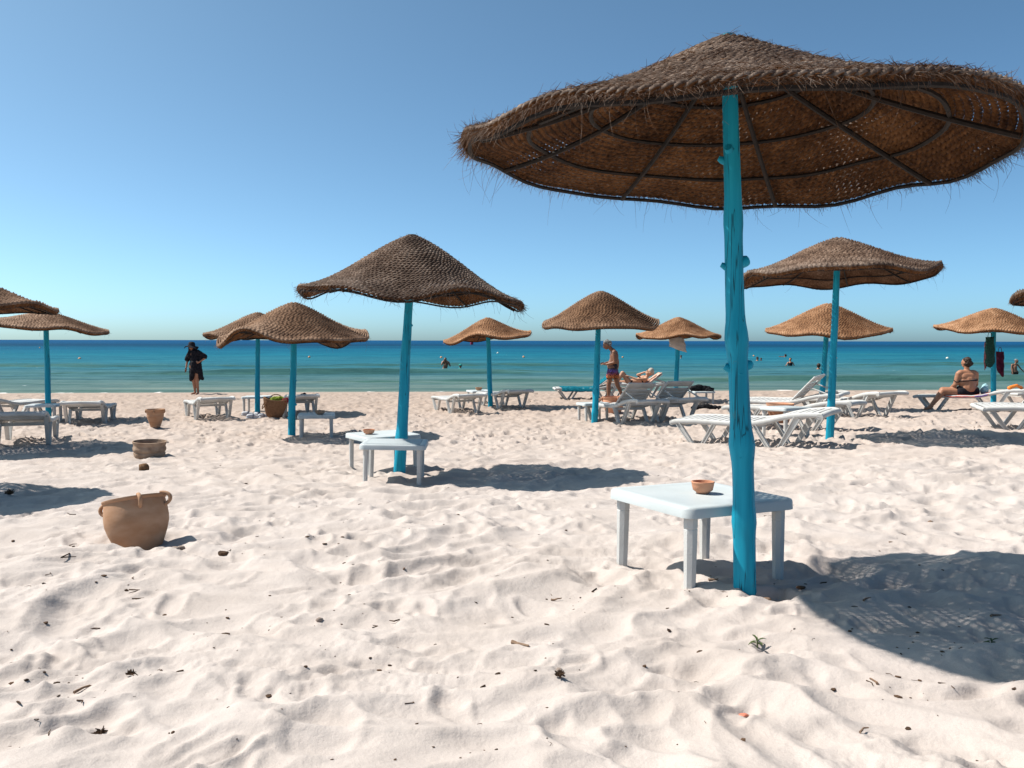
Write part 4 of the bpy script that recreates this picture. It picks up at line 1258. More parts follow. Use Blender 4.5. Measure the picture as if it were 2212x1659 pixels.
# man walking left, looking down at something in his hands
x, y = spot(1322, 868)
P_M = empty('person', (x, y, gz(x, y) - .005), (0, 0, 0), 'grey haired bare chested man in printed swim shorts walking and looking down', 'person')
caps = [((-.02, -.08, .90), .115, (.03, .08, .90), .115), ((.03, 0, .92), .142, (.045, 0, 1.05), .135), ((-.015, 0, .93), .12, (0, 0, 1.0), .115), ((.045, -.05, 1.06), .105, (.045, -.05, 1.20), .108), ((.045, .05, 1.06), .105, (.045, .05, 1.20), .108),
        ((.03, -.13, 1.30), .055, (.03, .13, 1.30), .055), ((.045, 0, 1.26), .10, (.02, 0, 1.32), .07), ((.01, 0, 1.32), .056, (-.085, 0, 1.43), .050),
        ((.02, -.175, 1.285), .054, (.035, -.215, 1.03), .042), ((.035, -.215, 1.03), .042, (-.17, -.12, .975), .028),
        ((.02, .175, 1.285), .054, (-.01, .215, 1.03), .042), ((-.01, .215, 1.03), .042, (-.19, .06, .995), .028),
        ((-.01, -.085, .86), .092, (-.10, -.085, .46), .058), ((-.10, -.085, .46), .060, (-.105, -.085, .09), .036), ((-.105, -.085, .05), .040, (-.24, -.085, .024), .026), ((-.09, -.085, .33), .050, (-.10, -.085, .26), .046),
        ((.05, .085, .86), .092, (.14, .085, .46), .058), ((.14, .085, .46), .060, (.285, .085, .14), .036), ((.29, .085, .10), .040, (.20, .085, .026), .026), ((.17, .085, .40), .050, (.20, .085, .32), .046)]
hand(caps, (-.175, -.12, .975), (-1, .1, .15), (0, -.3, 1), curl=.9); hand(caps, (-.195, .06, .995), (-1, -.25, .1), (0, .3, 1), curl=.9)
put('body', flesh('body', caps, head_ells((-.145, 0, 1.475), (-1, 0, -.42), s=1.02), SKIN_D, .009), P_M)
caps = [((-.015, -.085, .87), .112, (-.075, -.085, .66), .098), ((.045, .085, .87), .112, (.105, .085, .66), .098), ((.01, -.05, .92), .135, (.03, .05, .92), .135), ((.01, -.05, .84), .12, (.03, .05, .84), .12)]
put('swim_shorts', flesh('swim_shorts', caps, [], shorts_mat(), .011, 3, .004), P_M)
caps = [((-.10, 0, 1.52), .085, (-.14, 0, 1.54), .080), ((-.075, -.05, 1.49), .045, (-.07, .05, 1.49), .045), ((-.19, -.03, 1.545), .045, (-.19, .03, 1.545), .045)]
put('hair', flesh('hair', caps, [], HAIR_G, .010, 1, .010), P_M)
glasses(P_M, (-.240, 0, 1.468), (0, rad(-22), rad(-90)))
mb = MB(); box_mb(mb, (0, 0, 0), (.14, .072, .010))
ph = put('phone', mb.mesh('phone', LENS, bevel=.003), None, (x - .285, y - .03, gz(x, y) + 1.012), (0, rad(-18), 0))
props(ph, 'dark phone held by the walking man', 'phone')

# woman sitting on the right-hand lounger, seen from behind
bpy.context.view_layer.update()
wm = WL.matrix_world
seat = wm @ Vector((-.02, -.10, .315))
P_S = empty('person', seat, (0, 0, 0), 'short haired woman in black bikini sitting on a lounger with her back turned', 'person')
caps = [((-.10, 0, .10), .135, (.13, 0, .10), .140), ((.02, 0, .16), .175, (.01, .01, .32), .165), ((-.09, 0, .30), .115, (.10, 0, .30), .115), ((-.07, 0, .42), .115, (.08, 0, .42), .115), ((-.15, 0, .50), .072, (.15, 0, .50), .072), ((0, .01, .50), .085, (.0, .02, .57), .062), ((0, .02, .55), .055, (-.005, .01, .64), .052),
        ((-.19, 0, .48), .065, (-.255, .0, .24), .052), ((-.255, 0, .24), .052, (-.32, .16, .10), .034), ((.19, 0, .48), .065, (.235, .06, .24), .052), ((.235, .06, .24), .052, (.10, .22, .13), .034),
        ((-.06, .02, .07), .118, (-.50, .06, .085), .078), ((-.50, .06, .085), .074, (-.78, .02, -.24), .042), ((-.785, .02, -.275), .040, (-.92, .0, -.305), .026),
        ((0, .12, .07), .112, (-.40, .26, .10), .076), ((-.40, .26, .10), .072, (-.62, .30, -.24), .042), ((-.62, .30, -.27), .040, (-.76, .31, -.305), .026)]
hand(caps, (-.325, .165, .10), (-.8, .6, -.2), (0, 0, 1), curl=.3); hand(caps, (.095, .225, .13), (-1, .3, -.2), (0, 0, 1), curl=.3)
put('body', flesh('body', caps, head_ells((-.01, .03, .735), (-.55, .8, -.05), s=1.05), SKIN_T, .010), P_S)
caps = [((-.005, .0, .775), .088, (.0, .04, .77), .085), ((.03, -.03, .71), .075, (.0, .0, .71), .08), ((.05, .02, .68), .045, (.0, -.04, .67), .045)]
put('hair', flesh('hair', caps, [], HAIR_B, .011, 2, .012), P_S)
mb = MB()
t = np.linspace(0, 2 * math.pi, 41)
mb.tube(np.stack([.005 + .222 * np.cos(t), .005 + .150 * np.sin(t), .335 + .012 * np.cos(t)], -1), .013, 8, caps=False)
put('bikini_top', mb.mesh('bikini_top', BLACK), P_S)
mb = MB()
t = np.linspace(0, math.pi * 1.1, 16)
mb.tube(np.stack([-.235 - .062 * np.cos(t), .0 - .07 * np.sin(t), .345 - .05 * np.sin(t)], -1), .008, 6)
put('loose_strap', mb.mesh('loose_strap', BLACK), P_S)
caps = [((-.11, .0, .085), .146, (.13, 0, .085), .150)]
put('bikini_bottom', flesh('bikini_bottom', caps, [((.01, .0, .07), (.25, .16, .12))], BLACK, .012, 3), P_S)

P_S.scale = (.9, .9, .9)
# sunbather lying back on the far lounger
sx, sy = SUNB
P_B = empty('person', (sx - .36, sy, gz(sx, sy)), (0, 0, rad(4)), 'pale haired sunbather lying back with one knee raised', 'person')
caps = [((-.22, -.08, .42), .105, (-.22, .08, .42), .105), ((-.20, 0, .43), .125, (-.02, 0, .47), .115), ((-.02, 0, .47), .115, (.14, 0, .545), .115), ((.18, -.13, .575), .055, (.18, .13, .575), .055), ((.21, 0, .59), .052, (.27, 0, .665), .048),
        ((-.25, -.08, .43), .088, (-.47, -.08, .72), .062), ((-.47, -.08, .72), .060, (-.66, -.08, .40), .036), ((-.66, -.08, .385), .036, (-.80, -.08, .37), .024),
        ((-.25, .09, .43), .088, (-.66, .10, .45), .062), ((-.66, .10, .45), .056, (-1.04, .10, .39), .036), ((-1.06, .10, .40), .034, (-1.09, .10, .52), .024),
        ((.16, -.19, .56), .042, (-.08, -.24, .55), .034), ((-.08, -.24, .55), .034, (-.27, -.17, .62), .024), ((.16, .19, .56), .042, (.03, .27, .66), .034), ((.03, .27, .66), .034, (.20, .13, .74), .024)]
hand(caps, (-.275, -.168, .625), (-1, .3, .35), (0, 0, 1)); hand(caps, (.205, .128, .74), (1, -.5, .1), (0, 0, 1))
put('body', flesh('body', caps, head_ells((.31, 0, .73), (-.80, 0, .60), s=.98), SKIN_L, .010), P_B)
put('hair', flesh('hair', [((.35, 0, .78), .085, (.36, 0, .76), .08), ((.37, 0, .72), .07, (.34, .0, .80), .06)], [], HAIR_W, .011, 2, .008), P_B)
glasses(P_B, (.236, 0, .80), (rad(0), rad(42), rad(-90)))
mb = MB(); t = np.linspace(0, 2 * math.pi, 33)
mb.tube(np.stack([.055 - .07 * np.sin(t) * .9, .128 * np.cos(t), .535 + .10 * np.sin(t)], -1), .016, 8, caps=False)
put('bikini_top', mb.mesh('bikini_top', BLACK), P_B)
put('bikini_bottom', flesh('bikini_bottom', [((-.235, -.07, .425), .112, (-.235, .07, .425), .112)], [], BLACK, .012, 3), P_B)

# bathers
def water_at(px, py):
    p = on_z(px, py, SEA_Z)
    return p.x, p.y
def bather(px, py, caps, ells, label, skin, parts=(), s=1.0, rz=0):
    x, y = water_at(px, py)
    r = empty('person', (x, y, SEA_Z), (0, 0, rz), label, 'person', 'people in the sea')
    r.scale = (s, s, s)
    put('body', flesh('body', caps, ells, skin, .014), r)
    for (nm, c, e, m) in parts:
        put(nm, flesh(nm, c, e, m, .013, 2, .004), r)
    return r
caps = [((-.08, 0, .04), .10, (-.09, 0, -.6), .07), ((.08, 0, .04), .10, (.10, 0, -.6), .07), ((-.06, 0, .13), .12, (.06, 0, .13), .12), ((0, 0, .16), .125, (.05, 0, .40), .135), ((-.06, 0, .55), .10, (.14, 0, .53), .10), ((.05, -.02, .58), .07, (.02, -.10, .70), .06),
        ((-.14, 0, .56), .052, (-.17, -.14, .40), .042), ((-.17, -.14, .40), .042, (-.05, -.2, .62), .03), ((.22, 0, .54), .052, (.31, -.10, .34), .042), ((.31, -.10, .34), .042, (.14, -.2, .58), .03)]
hand(caps, (-.05, -.2, .62), (.4, .1, .8), (0, -1, 0)); hand(caps, (.14, -.2, .58), (-.5, .1, .8), (0, -1, 0))
bather(961, 803, caps, head_ells((.03, -.13, .70), (-.2, -1, -.7)), 'man standing thigh deep in the sea, bent forward with hands at his face', SKIN_D,
       [('swim_briefs', [((-.07, 0, .10), .128, (.07, 0, .10), .128), ((-.08, 0, .06), .11, (-.08, 0, 0), .10), ((.08, 0, .06), .11, (.08, 0, 0), .10)], [], BLACK), ('hair', [], [((.03, -.10, .745), (.085, .09, .075))], HAIR_D)], s=.98)
GREEN_S = pmat('green_swim_shirt', (0.005, 0.20, 0.17), (0.01, 0.30, 0.25), 10, .7, .2, 40)
caps = [((0, 0, -.3), .11, (0, 0, .12), .105), ((0, 0, .15), .05, (.01, 0, .22), .045), ((.10, 0, .12), .045, (.26, -.05, .08), .035), ((.26, -.05, .08), .035, (.44, -.08, .10), .026), ((-.10, 0, .12), .045, (-.22, -.06, .06), .034), ((-.22, -.06, .06), .034, (-.28, -.15, .10), .024)]
hand(caps, (.44, -.08, .10), (1, -.1, .2), (0, 0, 1), .8); hand(caps, (-.28, -.15, .10), (-.4, -1, .2), (0, 0, 1), .8)
bather(994, 803, caps, head_ells((.02, -.02, .32), (.3, -1, 0), s=.9), 'child in green shirt and cap splashing beside the standing man', SKIN_D,
       [('swim_shirt', [((0, 0, -.3), .125, (0, 0, .11), .12), ((.10, 0, .12), .058, (.20, -.03, .09), .05), ((-.10, 0, .12), .058, (-.18, -.04, .08), .05)], [], GREEN_S), ('cap', [], [((.02, -.01, .365), (.095, .10, .075))], GREEN_S)])
hd = lambda: [((0, 0, -.35), .14, (0, 0, -.05), .12), ((-.14, 0, -.05), .05, (.14, 0, -.05), .05), ((0, 0, 0), .05, (0, 0, .08), .05)]
bather(1636, 779, hd(), head_ells((0, 0, .17), (.6, -.6, 0)), 'left head of the pair swimming close together', SKIN_D, [('hair', [], [((0, .02, .21), (.10, .10, .09))], HAIR_D)], 1.2)
bather(1644, 779, hd(), head_ells((0, 0, .17), (-.6, -.6, 0)), 'right head of the pair swimming close together', SKIN_D, [('hair', [], [((0, .02, .21), (.10, .10, .09))], HAIR_D)], .9)
bather(1695, 771, hd() + [((-.1, 0, .0), .06, (-.5, .1, .03), .04)], head_ells((.1, 0, .14), (1, -.2, 0)), 'farthest swimmer, above the bathing woman in black', SKIN_D, [('hair', [], [((.08, 0, .19), (.11, .10, .09))], HAIR_D)], 1.15)
caps = [((0, 0, -.3), .15, (0, 0, .20), .13), ((-.14, 0, .25), .05, (.14, 0, .25), .05), ((0, 0, .28), .05, (0, 0, .36), .048), ((.17, 0, .24), .045, (.24, -.08, .04), .035), ((-.17, 0, .24), .045, (-.30, -.12, .06), .035), ((-.3, -.12, .06), .033, (-.45, -.2, .02), .026)]
bather(1707, 791, caps, head_ells((0, 0, .46), (-.5, -.8, 0)), 'woman in a black swimsuit standing chest deep in the sea', SKIN_T,
       [('swimsuit', [((0, 0, -.3), .165, (0, 0, .17), .145)], [], BLACK), ('hair', [], [((.01, .03, .49), (.09, .10, .10))], HAIR_D)], 1.02)
bather(1768, 797, hd(), head_ells((0, 0, .17), (-.3, .9, 0)), 'lone swimmer, head only, next to the slim turquoise pole', SKIN_D, [('hair', [], [((0, -.02, .19), (.105, .11, .12))], HAIR_B)], 1.2)
bather(1471, 774, hd(), head_ells((0, 0, .17), (-.3, -.9, 0)), 'swimmer head just right of the pole with the pale bag', SKIN_D, [('hair', [], [((0, .02, .21), (.10, .10, .09))], HAIR_D)], 1.1)
caps = [((-.07, 0, .05), .10, (-.08, 0, -.6), .07), ((.08, 0, .05), .10, (.09, 0, -.6), .07), ((-.05, 0, .14), .12, (.06, 0, .14), .12), ((0, 0, .18), .12, (-.02, 0, .42), .125), ((-.15, 0, .54), .06, (.12, 0, .54), .06), ((0, 0, .56), .05, (.03, -.02, .66), .046),
        ((.16, 0, .53), .045, (.30, -.05, .32), .036), ((.30, -.05, .32), .036, (.46, -.10, .14), .026), ((-.18, 0, .53), .045, (-.22, -.05, .30), .036), ((-.22, -.05, .30), .036, (-.20, -.14, .12), .026)]
hand(caps, (.46, -.1, .14), (.8, -.2, -.5), (0, 0, 1)); hand(caps, (-.2, -.14, .12), (.1, -.3, -1), (0, -1, 0))
bather(2192, 809, caps, head_ells((.06, -.03, .75), (.6, -.8, -.2)), 'pale haired bather wading at the right edge', SKIN_D,
       [('swim_briefs', [((-.06, 0, .10), .128, (.07, 0, .10), .128)], [], HAIR_B), ('hair', [], [((.04, 0, .80), (.09, .095, .08))], HAIR_G)], .95)
# ------------------------------------------------------------------ things lying about
def cloth_lump(name, parts, mat, voxel=.014, noise=.014):
    return flesh(name, parts, [], mat, voxel, 2, noise)

def sheet(name, P, mat, thick=.010, wrinkle=.006, seed=1):
    """cloth laid along the path P (list of (x, z)) with half width hw at each point"""
    n, m = len(P), 13
    V = []
    for i, (x, z, hw) in enumerate(P):
        for j in range(m):
            v = -hw + 2 * hw * j / (m - 1)
            w = wrinkle * float(perlin(x * 9 + seed, v * 9 + seed * 2)) + wrinkle * .7 * float(perlin(x * 22 + seed, v * 22))
            edge = abs(j - (m - 1) / 2) / ((m - 1) / 2)
            V.append((x + .01 * float(perlin(v * 8, x * 3 + seed)), v, z + w - (1.5 * (abs(v) - .305) if abs(v) > .305 else 0)))
    k = len(V)
    V += [(a, b, c - thick) for a, b, c in V]
    F = []
    for i in range(n - 1):
        for j in range(m - 1):
            a = i * m + j
            F.append((a, a + 1, a + m + 1, a + m)); F.append((k + a, k + a + m, k + a + m + 1, k + a + 1))
    rim = [j for j in range(m)] + [i * m + m - 1 for i in range(1, n)] + [(n - 1) * m + j for j in range(m - 2, -1, -1)] + [i * m for i in range(n - 2, 0, -1)]
    for a, b in zip(rim, rim[1:] + rim[:1]):
        F.append((a, k + a, k + b, b))
    return MB().add(V, F).mesh(name, mat, angle=70)

bpy.context.view_layer.update()
def on_thing(name, me, thing, label, cat, loc=(0, 0, 0)):
    o = put(name, me)
    o.matrix_world = thing.matrix_world @ Matrix.Translation(loc)
    return props(o, label, cat)
def find(label):
    return [o for o in bpy.data.objects if o.get('label') == label][0]

# teal towel over the flat part and up the raised back
gl = find('white lounger spread with a teal towel, left of the walking man')
b = rad(38)
P = [(xx, bed_z(xx) + .040, .37) for xx in np.linspace(-.80, .12, 18)] + [(.16 + d * math.cos(b) - .03 * math.sin(b), .315 + d * math.sin(b) + .03 * math.cos(b) + .012, .26) for d in np.linspace(.03, .58, 12)]
on_thing('towel', sheet('towel', P, TEAL, .012, .016, 3), gl, 'teal towel draped over the lounger left of the walking man', 'towel')
# towels under the sunbather and the seated woman
sl = find('white lounger carrying the reclining sunbather')
b = rad(36)
P = [(xx, bed_z(xx) + .030, .26) for xx in np.linspace(-.5, .12, 10)] + [(.16 + d * math.cos(b) - .03 * math.sin(b), .315 + d * math.sin(b) + .03 * math.cos(b) + .010, .27) for d in np.linspace(.03, .62, 12)]
ORANGE = pmat('striped_towel', (0.42, 0.13, 0.05), (0.52, 0.40, 0.34), 9, .95, .6, 120, .05, dist=.006, stretch=(.3, 4, 1), lo=.44, hi=.5)
on_thing('towel', sheet('towel', P, ORANGE, .012, .012, 5), sl, 'orange and white striped towel under the sunbather', 'towel')
MULTI, N_, L_, B_ = new_mat('bright_beach_towel')
tc_ = N_.new('ShaderNodeTexCoord'); v_ = N_.new('ShaderNodeTexVoronoi'); v_.inputs['Scale'].default_value = 7
L_.new(tc_.outputs['Object'], v_.inputs['Vector'])
hs_ = N_.new('ShaderNodeSeparateColor'); L_.new(v_.outputs['Color'], hs_.inputs[0])
r_ = ramp(N_, [(.0, (.34, .055, .03)), (.45, (.36, .075, .03)), (.5, (.38, .20, .03)), (.65, (.06, .012, .13)), (.8, (.26, .03, .05)), (1, (.03, .03, .17))]); r_.color_ramp.interpolation = 'CONSTANT'
L_.new(hs_.outputs[0], r_.inputs['Fac']); L_.new(r_.outputs['Color'], B_.inputs['Base Color']); B_.inputs['Roughness'].default_value = .95
P = [(xx, bed_z(xx) + .034, .325) for xx in np.linspace(-.40, .38, 14)]
on_thing('towel', sheet('towel', P, MULTI, .012, .014, 8), WL, 'bright orange and purple towel under the seated woman', 'towel')
on_thing('swim_ring', cloth_lump('swim_ring', [((.0, -.1, 0), .04, (.12, -.02, .05), .03), ((.12, -.02, .05), .03, (.2, .1, 0), .035)], pmat('orange_plastic', (.75, .16, .02), (.80, .22, .03), 5, .4, 0), .012, .002), WL, 'small orange toy on the head end of the seated woman lounger', 'toy', (.72, 0, bed_z(.75) + .06))
on_thing('beach_bag', cloth_lump('beach_bag', [((0, -.06, .06), .08, (0, .08, .06), .08), ((0, 0, .12), .06, (.02, .05, .16), .05)], pmat('pale_blue_bag', (.25, .42, .45), (.40, .55, .56), 8, .6, .3, 30), .014, .012), WL, 'pale blue bag behind the seated woman on her lounger', 'bag', (.28, .17, bed_z(.28) + .03))

# black clothes heaped on the far table, things dropped below it
NEON = pmat('black_and_lime_cloth', (0.006, 0.006, 0.008), (0.02, 0.02, 0.022), 12, .9, .5, 40, .1, dist=.01)
on_thing('clothes_heap', cloth_lump('clothes_heap', [((-.24, -.05, .05), .075, (-.05, 0, .07), .09), ((-.05, .02, .06), .08, (.16, -.05, .05), .07), ((.10, -.16, .03), .05, (.22, -.23, -.02), .035), ((.2, .05, .04), .06, (.3, 0, .03), .04)], NEON, .014, .016), TB8, 'heap of black clothes on the table near the water', 'clothes', (0, 0, .335))
x, y = spot(1528, 884)
props(put('clothes_heap', cloth_lump('clothes_heap', [((-.3, 0, .03), .06, (0, -.05, .05), .08), ((0, -.05, .04), .07, (.32, -.02, .02), .05)], NEON, .015, .014), None, (x, y, gz(x, y))), 'dark clothes dropped on the sand below the heaped table', 'clothes')
l5 = find('white lounger behind the wicker bag, holding a small dark cloth')
on_thing('cloth', cloth_lump('cloth', [((-.08, 0, .03), .04, (.06, .05, .05), .05), ((.06, -.04, .03), .04, (.12, .02, .03), .035)], pmat('maroon_cloth', (.035, .006, .012), (.07, .012, .02), 12, .9, .5, 40, .1), .012, .012), l5, 'small maroon cloth lying on the lounger behind the wicker bag', 'cloth', (.30, .05, bed_z(.30) + .03))

# wicker bag with handles and a lime cloth
WICK = pmat('wicker', (0.11, 0.055, 0.028), (0.24, 0.13, 0.07), 60, .85, 1.0, 110, .15, dist=.006, stretch=(1, 1, 1.6))
x, y = spot(592, 906)
BAG = empty('wicker_bag', (x, y, gz(x, y) - .005), (0, rad(6), rad(12)), 'leaning wicker basket bag with lime cloth beside the half hidden pole', 'bag')
prof = [(.10, 0), (.125, .02), (.155, .10), (.185, .20), (.205, .30), (.208, .325), (.196, .33), (.190, .30), (.165, .16), (.11, .03), (.02, .02)]
V, F = [], []
n = 30
for i, (r, z) in enumerate(prof):
    for s in range(n):
        t = 2 * math.pi * s / n
        V.append((r * 1.12 * math.cos(t), r * .72 * math.sin(t), z + (.05 * math.cos(t) ** 2 * (z / .33) ** 2 if z > .1 else 0)))
F = [(i * n + s, i * n + (s + 1) % n, (i + 1) * n + (s + 1) % n, (i + 1) * n + s) for i in range(len(prof) - 1) for s in range(n)] + [tuple(range(n)), tuple((len(prof) - 1) * n + s for s in range(n))]
put('basket', MB().add(V, F).mesh('basket', WICK, angle=60), BAG)
t = np.linspace(0, math.pi, 15)
put('strap', MB().tube(np.stack([-.15 - .075 * np.sin(t), -.13 + .16 * (t / math.pi) * .3, .30 - .19 * np.sin(t * .5) * np.sin(t)], -1), .009, 7).mesh('strap', WICK), BAG)
put('strap', MB().tube(np.stack([-.13 * np.cos(t), .12 + 0 * t, .31 + .12 * np.sin(t)], -1), .009, 7).mesh('strap', WICK), BAG)
bpy.context.view_layer.update()
LIME = pmat('lime_cloth', (.11, .15, .015), (.18, .22, .03), 10, .9, .4, 30, .1)
on_thing('cloth', cloth_lump('cloth', [((-.04, -.02, .02), .07, (.10, 0, .05), .06), ((.02, .03, .06), .05, (.12, .02, .03), .05)], LIME, .013, .014), BAG, 'lime green cloth stuffed in the wicker bag', 'cloth', (0, 0, .30))
on_thing('cloth', cloth_lump('cloth', [((0, -.03, .02), .05, (.06, 0, .04), .045)], pmat('red_cloth', (.12, .010, .018), (.18, .015, .03), 10, .9, .4, 30, .1), .013, .012), BAG, 'red cloth at the right rim of the wicker bag', 'cloth', (.15, -.02, .31))

# shoes and sandals by the pole
SHOE = pmat('pale_shoe', (.42, .43, .46), (.58, .58, .60), 12, .7, .3, 40, .2)
SOLE = pmat('shoe_stripe', (.06, .07, .10), (.12, .13, .17), 12, .7, .3, 40, .2)
def shoe(px, py, rz, label):
    x, y = spot(px, py)
    r = empty('shoe', (x, y, gz(x, y) + .004), (0, 0, rad(rz)), label, 'shoe', 'shoes by the half hidden pole')
    put('sole', MB().sweep([(xx, 0, .012 + .012 * abs(xx) / .13) for xx in np.linspace(-.13, .13, 9)], rrect(.085, .024, .010)).mesh('sole', SHOE), r)
    put('upper', flesh('upper', [((-.085, 0, .055), .040, (-.02, 0, .06), .038), ((-.02, 0, .055), .038, (.08, 0, .04), .030)], [], SHOE, .009, 2), r)
    put('stripe', MB().tube([(-.01, -.046, .03), (0, -.036, .075), (0, 0, .102), (0, .036, .075), (-.01, .046, .03)], .010, 6).mesh('stripe', SOLE), r)
shoe(536, 899, 10, 'leftmost pale shoe on the sand by the wicker bag')
shoe(547, 906, 25, 'lowest pale shoe on the sand left of the wicker bag')
shoe(560, 900, -15, 'pale striped shoe nearest the half hidden pole')
shoe(568, 903, 60, 'pale striped shoe touching the wicker bag')

# bags hung on the far poles
def hung_bag(px, py, Y, w, h, mat, label, seed):
    p = at_depth(px, py, Y)
    q = np.random.RandomState(seed)
    n, m = 12, 14
    V = []
    for i in range(n):
        f = i / (n - 1)
        ww = w * (.80 + .25 * float(perlin(f * 4 + seed, .5)) + .12 * f) / 2
        for j in range(m):
            t = 2 * math.pi * j / m
            d = .035 + .045 * math.sin(math.pi * min(1, f * .9))
            V.append((ww * math.cos(t) * (1 + .10 * float(perlin(f * 5 + seed, t * 2))) + .10 * w * f, d * math.sin(t) * (1 + .3 * float(perlin(f * 6, t * 3 + seed))), -h * f * (1 - .30 * math.cos(t + seed)) + .03 * float(perlin(f * 9 + seed, t * 4))))
    F = [(i * m + j, i * m + (j + 1) % m, (i + 1) * m + (j + 1) % m, (i + 1) * m + j) for i in range(n - 1) for j in range(m)] + [tuple(range(m)), tuple((n - 1) * m + j for j in range(m))]
    r = empty('hanging_bag', p, (0, 0, 0), label, 'bag')
    put('pouch', MB().add(V, F).mesh('pouch', mat, angle=80), r)
    t = np.linspace(0, math.pi, 11)
    put('strap', MB().tube(np.stack([w * .2 * np.cos(t), 0 * t, .11 * np.sin(t)], -1), .006, 6).mesh('strap', mat), r)
    return r
ux, uy = spot(1459, 866)
hung_bag(1461, 729, uy - .14, .46, .30, GREYCL, 'pale cloth bag hanging from the pole of an orange umbrella', 3)
ux, uy = spot(2146, 876)
NET = pmat('green_net', (.004, .028, .022), (.02, .085, .065), 70, .8, 1.0, 120, .2, dist=.01)
PINK = pmat('pink_cloth', (.13, .045, .05), (.24, .09, .09), 9, .9, .4, 30, .1)
WINE = pmat('wine_cloth', (.045, .008, .022), (.09, .015, .035), 9, .9, .4, 30, .1)
hung_bag(2138, 728, uy - .13, .22, .55, NET, 'green net bag hanging at the left of the right-hand pole', 5)
hung_bag(2133, 740, uy - .10, .14, .50, PINK, 'pink cloth hanging below the green net bag', 7)
hung_bag(2160, 760, uy + .10, .20, .46, WINE, 'wine red sarong hanging at the right of the right-hand pole', 9)

# ------------------------------------------------------------------ buoys
ORB = pmat('orange_buoy', (.62, .26, .10), (.72, .36, .16), 5, .4, 0)
WHB = pmat('white_buoy', (.62, .62, .50), (.72, .72, .60), 5, .4, 0)
RDB = pmat('red_marker', (.22, .010, .03), (.30, .015, .05), 5, .5, 0)
def buoy(px, py, d, mat, label):
    x, y = water_at(px, py)
    r = empty('buoy', (x, y, SEA_Z + .02), (rad(6), rad(8), 0), label, 'buoy', 'bathing line buoys')
    k = d * .36
    put('float', MB().lathe([(k * .1, -k)] + [(k * math.cos(a), k * math.sin(a)) for a in np.linspace(-1.3, 1.3, 13)] + [(k * .12, k * 1.02)], 20, (0, 0, k * .45)).mesh('float', mat), r)
    t = np.linspace(0, math.pi, 9)
    put('eye', MB().tube(np.stack([k * .25 * np.cos(t), 0 * t, k * 1.40 + k * .28 * np.sin(t)], -1), k * .07, 6).mesh('eye', mat), r)
    put('band', MB().lathe([(k * 1.0, -.02), (k * 1.03, -.015), (k * 1.03, .015), (k * 1.0, .02)], 20, (0, 0, k * .45)).mesh('band', mat), r)
for (px, py, d, mt, lb) in ((172, 777, .34, ORB, 'orange buoy right of the left-hand pole'), (86, 752, .36, ORB, 'tiny far orange buoy at the left'), (478, 749.5, .40, ORB, 'orange buoy right of the woman in black'),
        (668, 773, .32, ORB, 'orange buoy just left of the second nearest pole'), (953, 774, .34, ORB, 'orange buoy directly above the standing bather'), (1075, 764, .36, WHB, 'yellowish buoy right of the small orange umbrella pole'),
        (1131, 773, .34, ORB, 'orange buoy left of the tall brown umbrella pole'), (1345, 773, .26, ORB, 'small buoy left of the walking man'), (1628, 770, .26, ORB, 'small buoy by the nearest pole, left of the swimming pair'),
        (1806, 776, .34, ORB, 'orange buoy right of the slim turquoise pole'), (2046, 776, .38, WHB, 'white buoy above the seated woman'), (1786, 743, .40, WHB, 'faint far buoy under the tipped orange umbrella')):
    buoy(px, py, d, mt, lb)
x, y = water_at(1019, 744.5)
r = empty('channel_marker', (x, y, SEA_Z), (0, rad(2), 0), 'dark red marker buoy on the horizon left of the small orange umbrella pole', 'buoy')
put('drum', MB().lathe([(.5, -.3), (.62, -.1), (.66, .1), (.66, 1.1), (.60, 1.3), (.3, 1.38)], 18).mesh('drum', RDB), r)
put('topmark', MB().lathe([(.10, 1.36), (.10, 1.6), (.26, 1.62), (.26, 1.95), (.2, 2.0)], 12).mesh('topmark', RDB), r)

# ------------------------------------------------------------------ litter on the sand
DARKB = pmat('dried_weed', (.020, .013, .009), (.11, .065, .04), 30, .9, .8, 80, .1)
STONE = pmat('beach_stone', (.16, .12, .10), (.34, .28, .24), 20, .9, .6, 60, .1)
WOOD = pmat('grey_twig', (.14, .085, .055), (.28, .19, .13), 30, .9, .6, 60, .1)
REDB = pmat('coral_chip', (.50, .13, .08), (.62, .24, .16), 9, .7, .3, 40, .2)
GREEN = pmat('seedling_green', (.05, .075, .02), (.10, .13, .045), 20, .6, .2, 60, .3)
def rock(seed, r, mat, name, sx=1.0, sz=.65):
    q = np.random.RandomState(seed)
    bm = bmesh.new(); bmesh.ops.create_icosphere(bm, subdivisions=2, radius=1)
    o = q.rand(3) * 9
    for v in bm.verts:
        d = 1 + .35 * float(perlin(v.co.x * 1.6 + o[0], v.co.y * 1.6 + v.co.z * 1.3 + o[1])) + .18 * float(perlin(v.co.x * 4 + o[1], v.co.z * 4 + v.co.y * 3))
        v.co = Vector((v.co.x * d * r * sx, v.co.y * d * r, v.co.z * d * r * sz))
    me = bpy.data.meshes.new(name); bm.to_mesh(me); bm.free()
    me.materials.append(mat)
    for p in me.polygons: p.use_smooth = True
    return me
def drop(name, me, px, py, label, cat, rz=0, lift=.3, r=.02, group=None):
    x, y = spot(px, py)
    z = gz(x, y)
    o = put(name, me, None, (x, y, z + lift * r), (0, 0, rz))
    return props(o, label, cat, group)
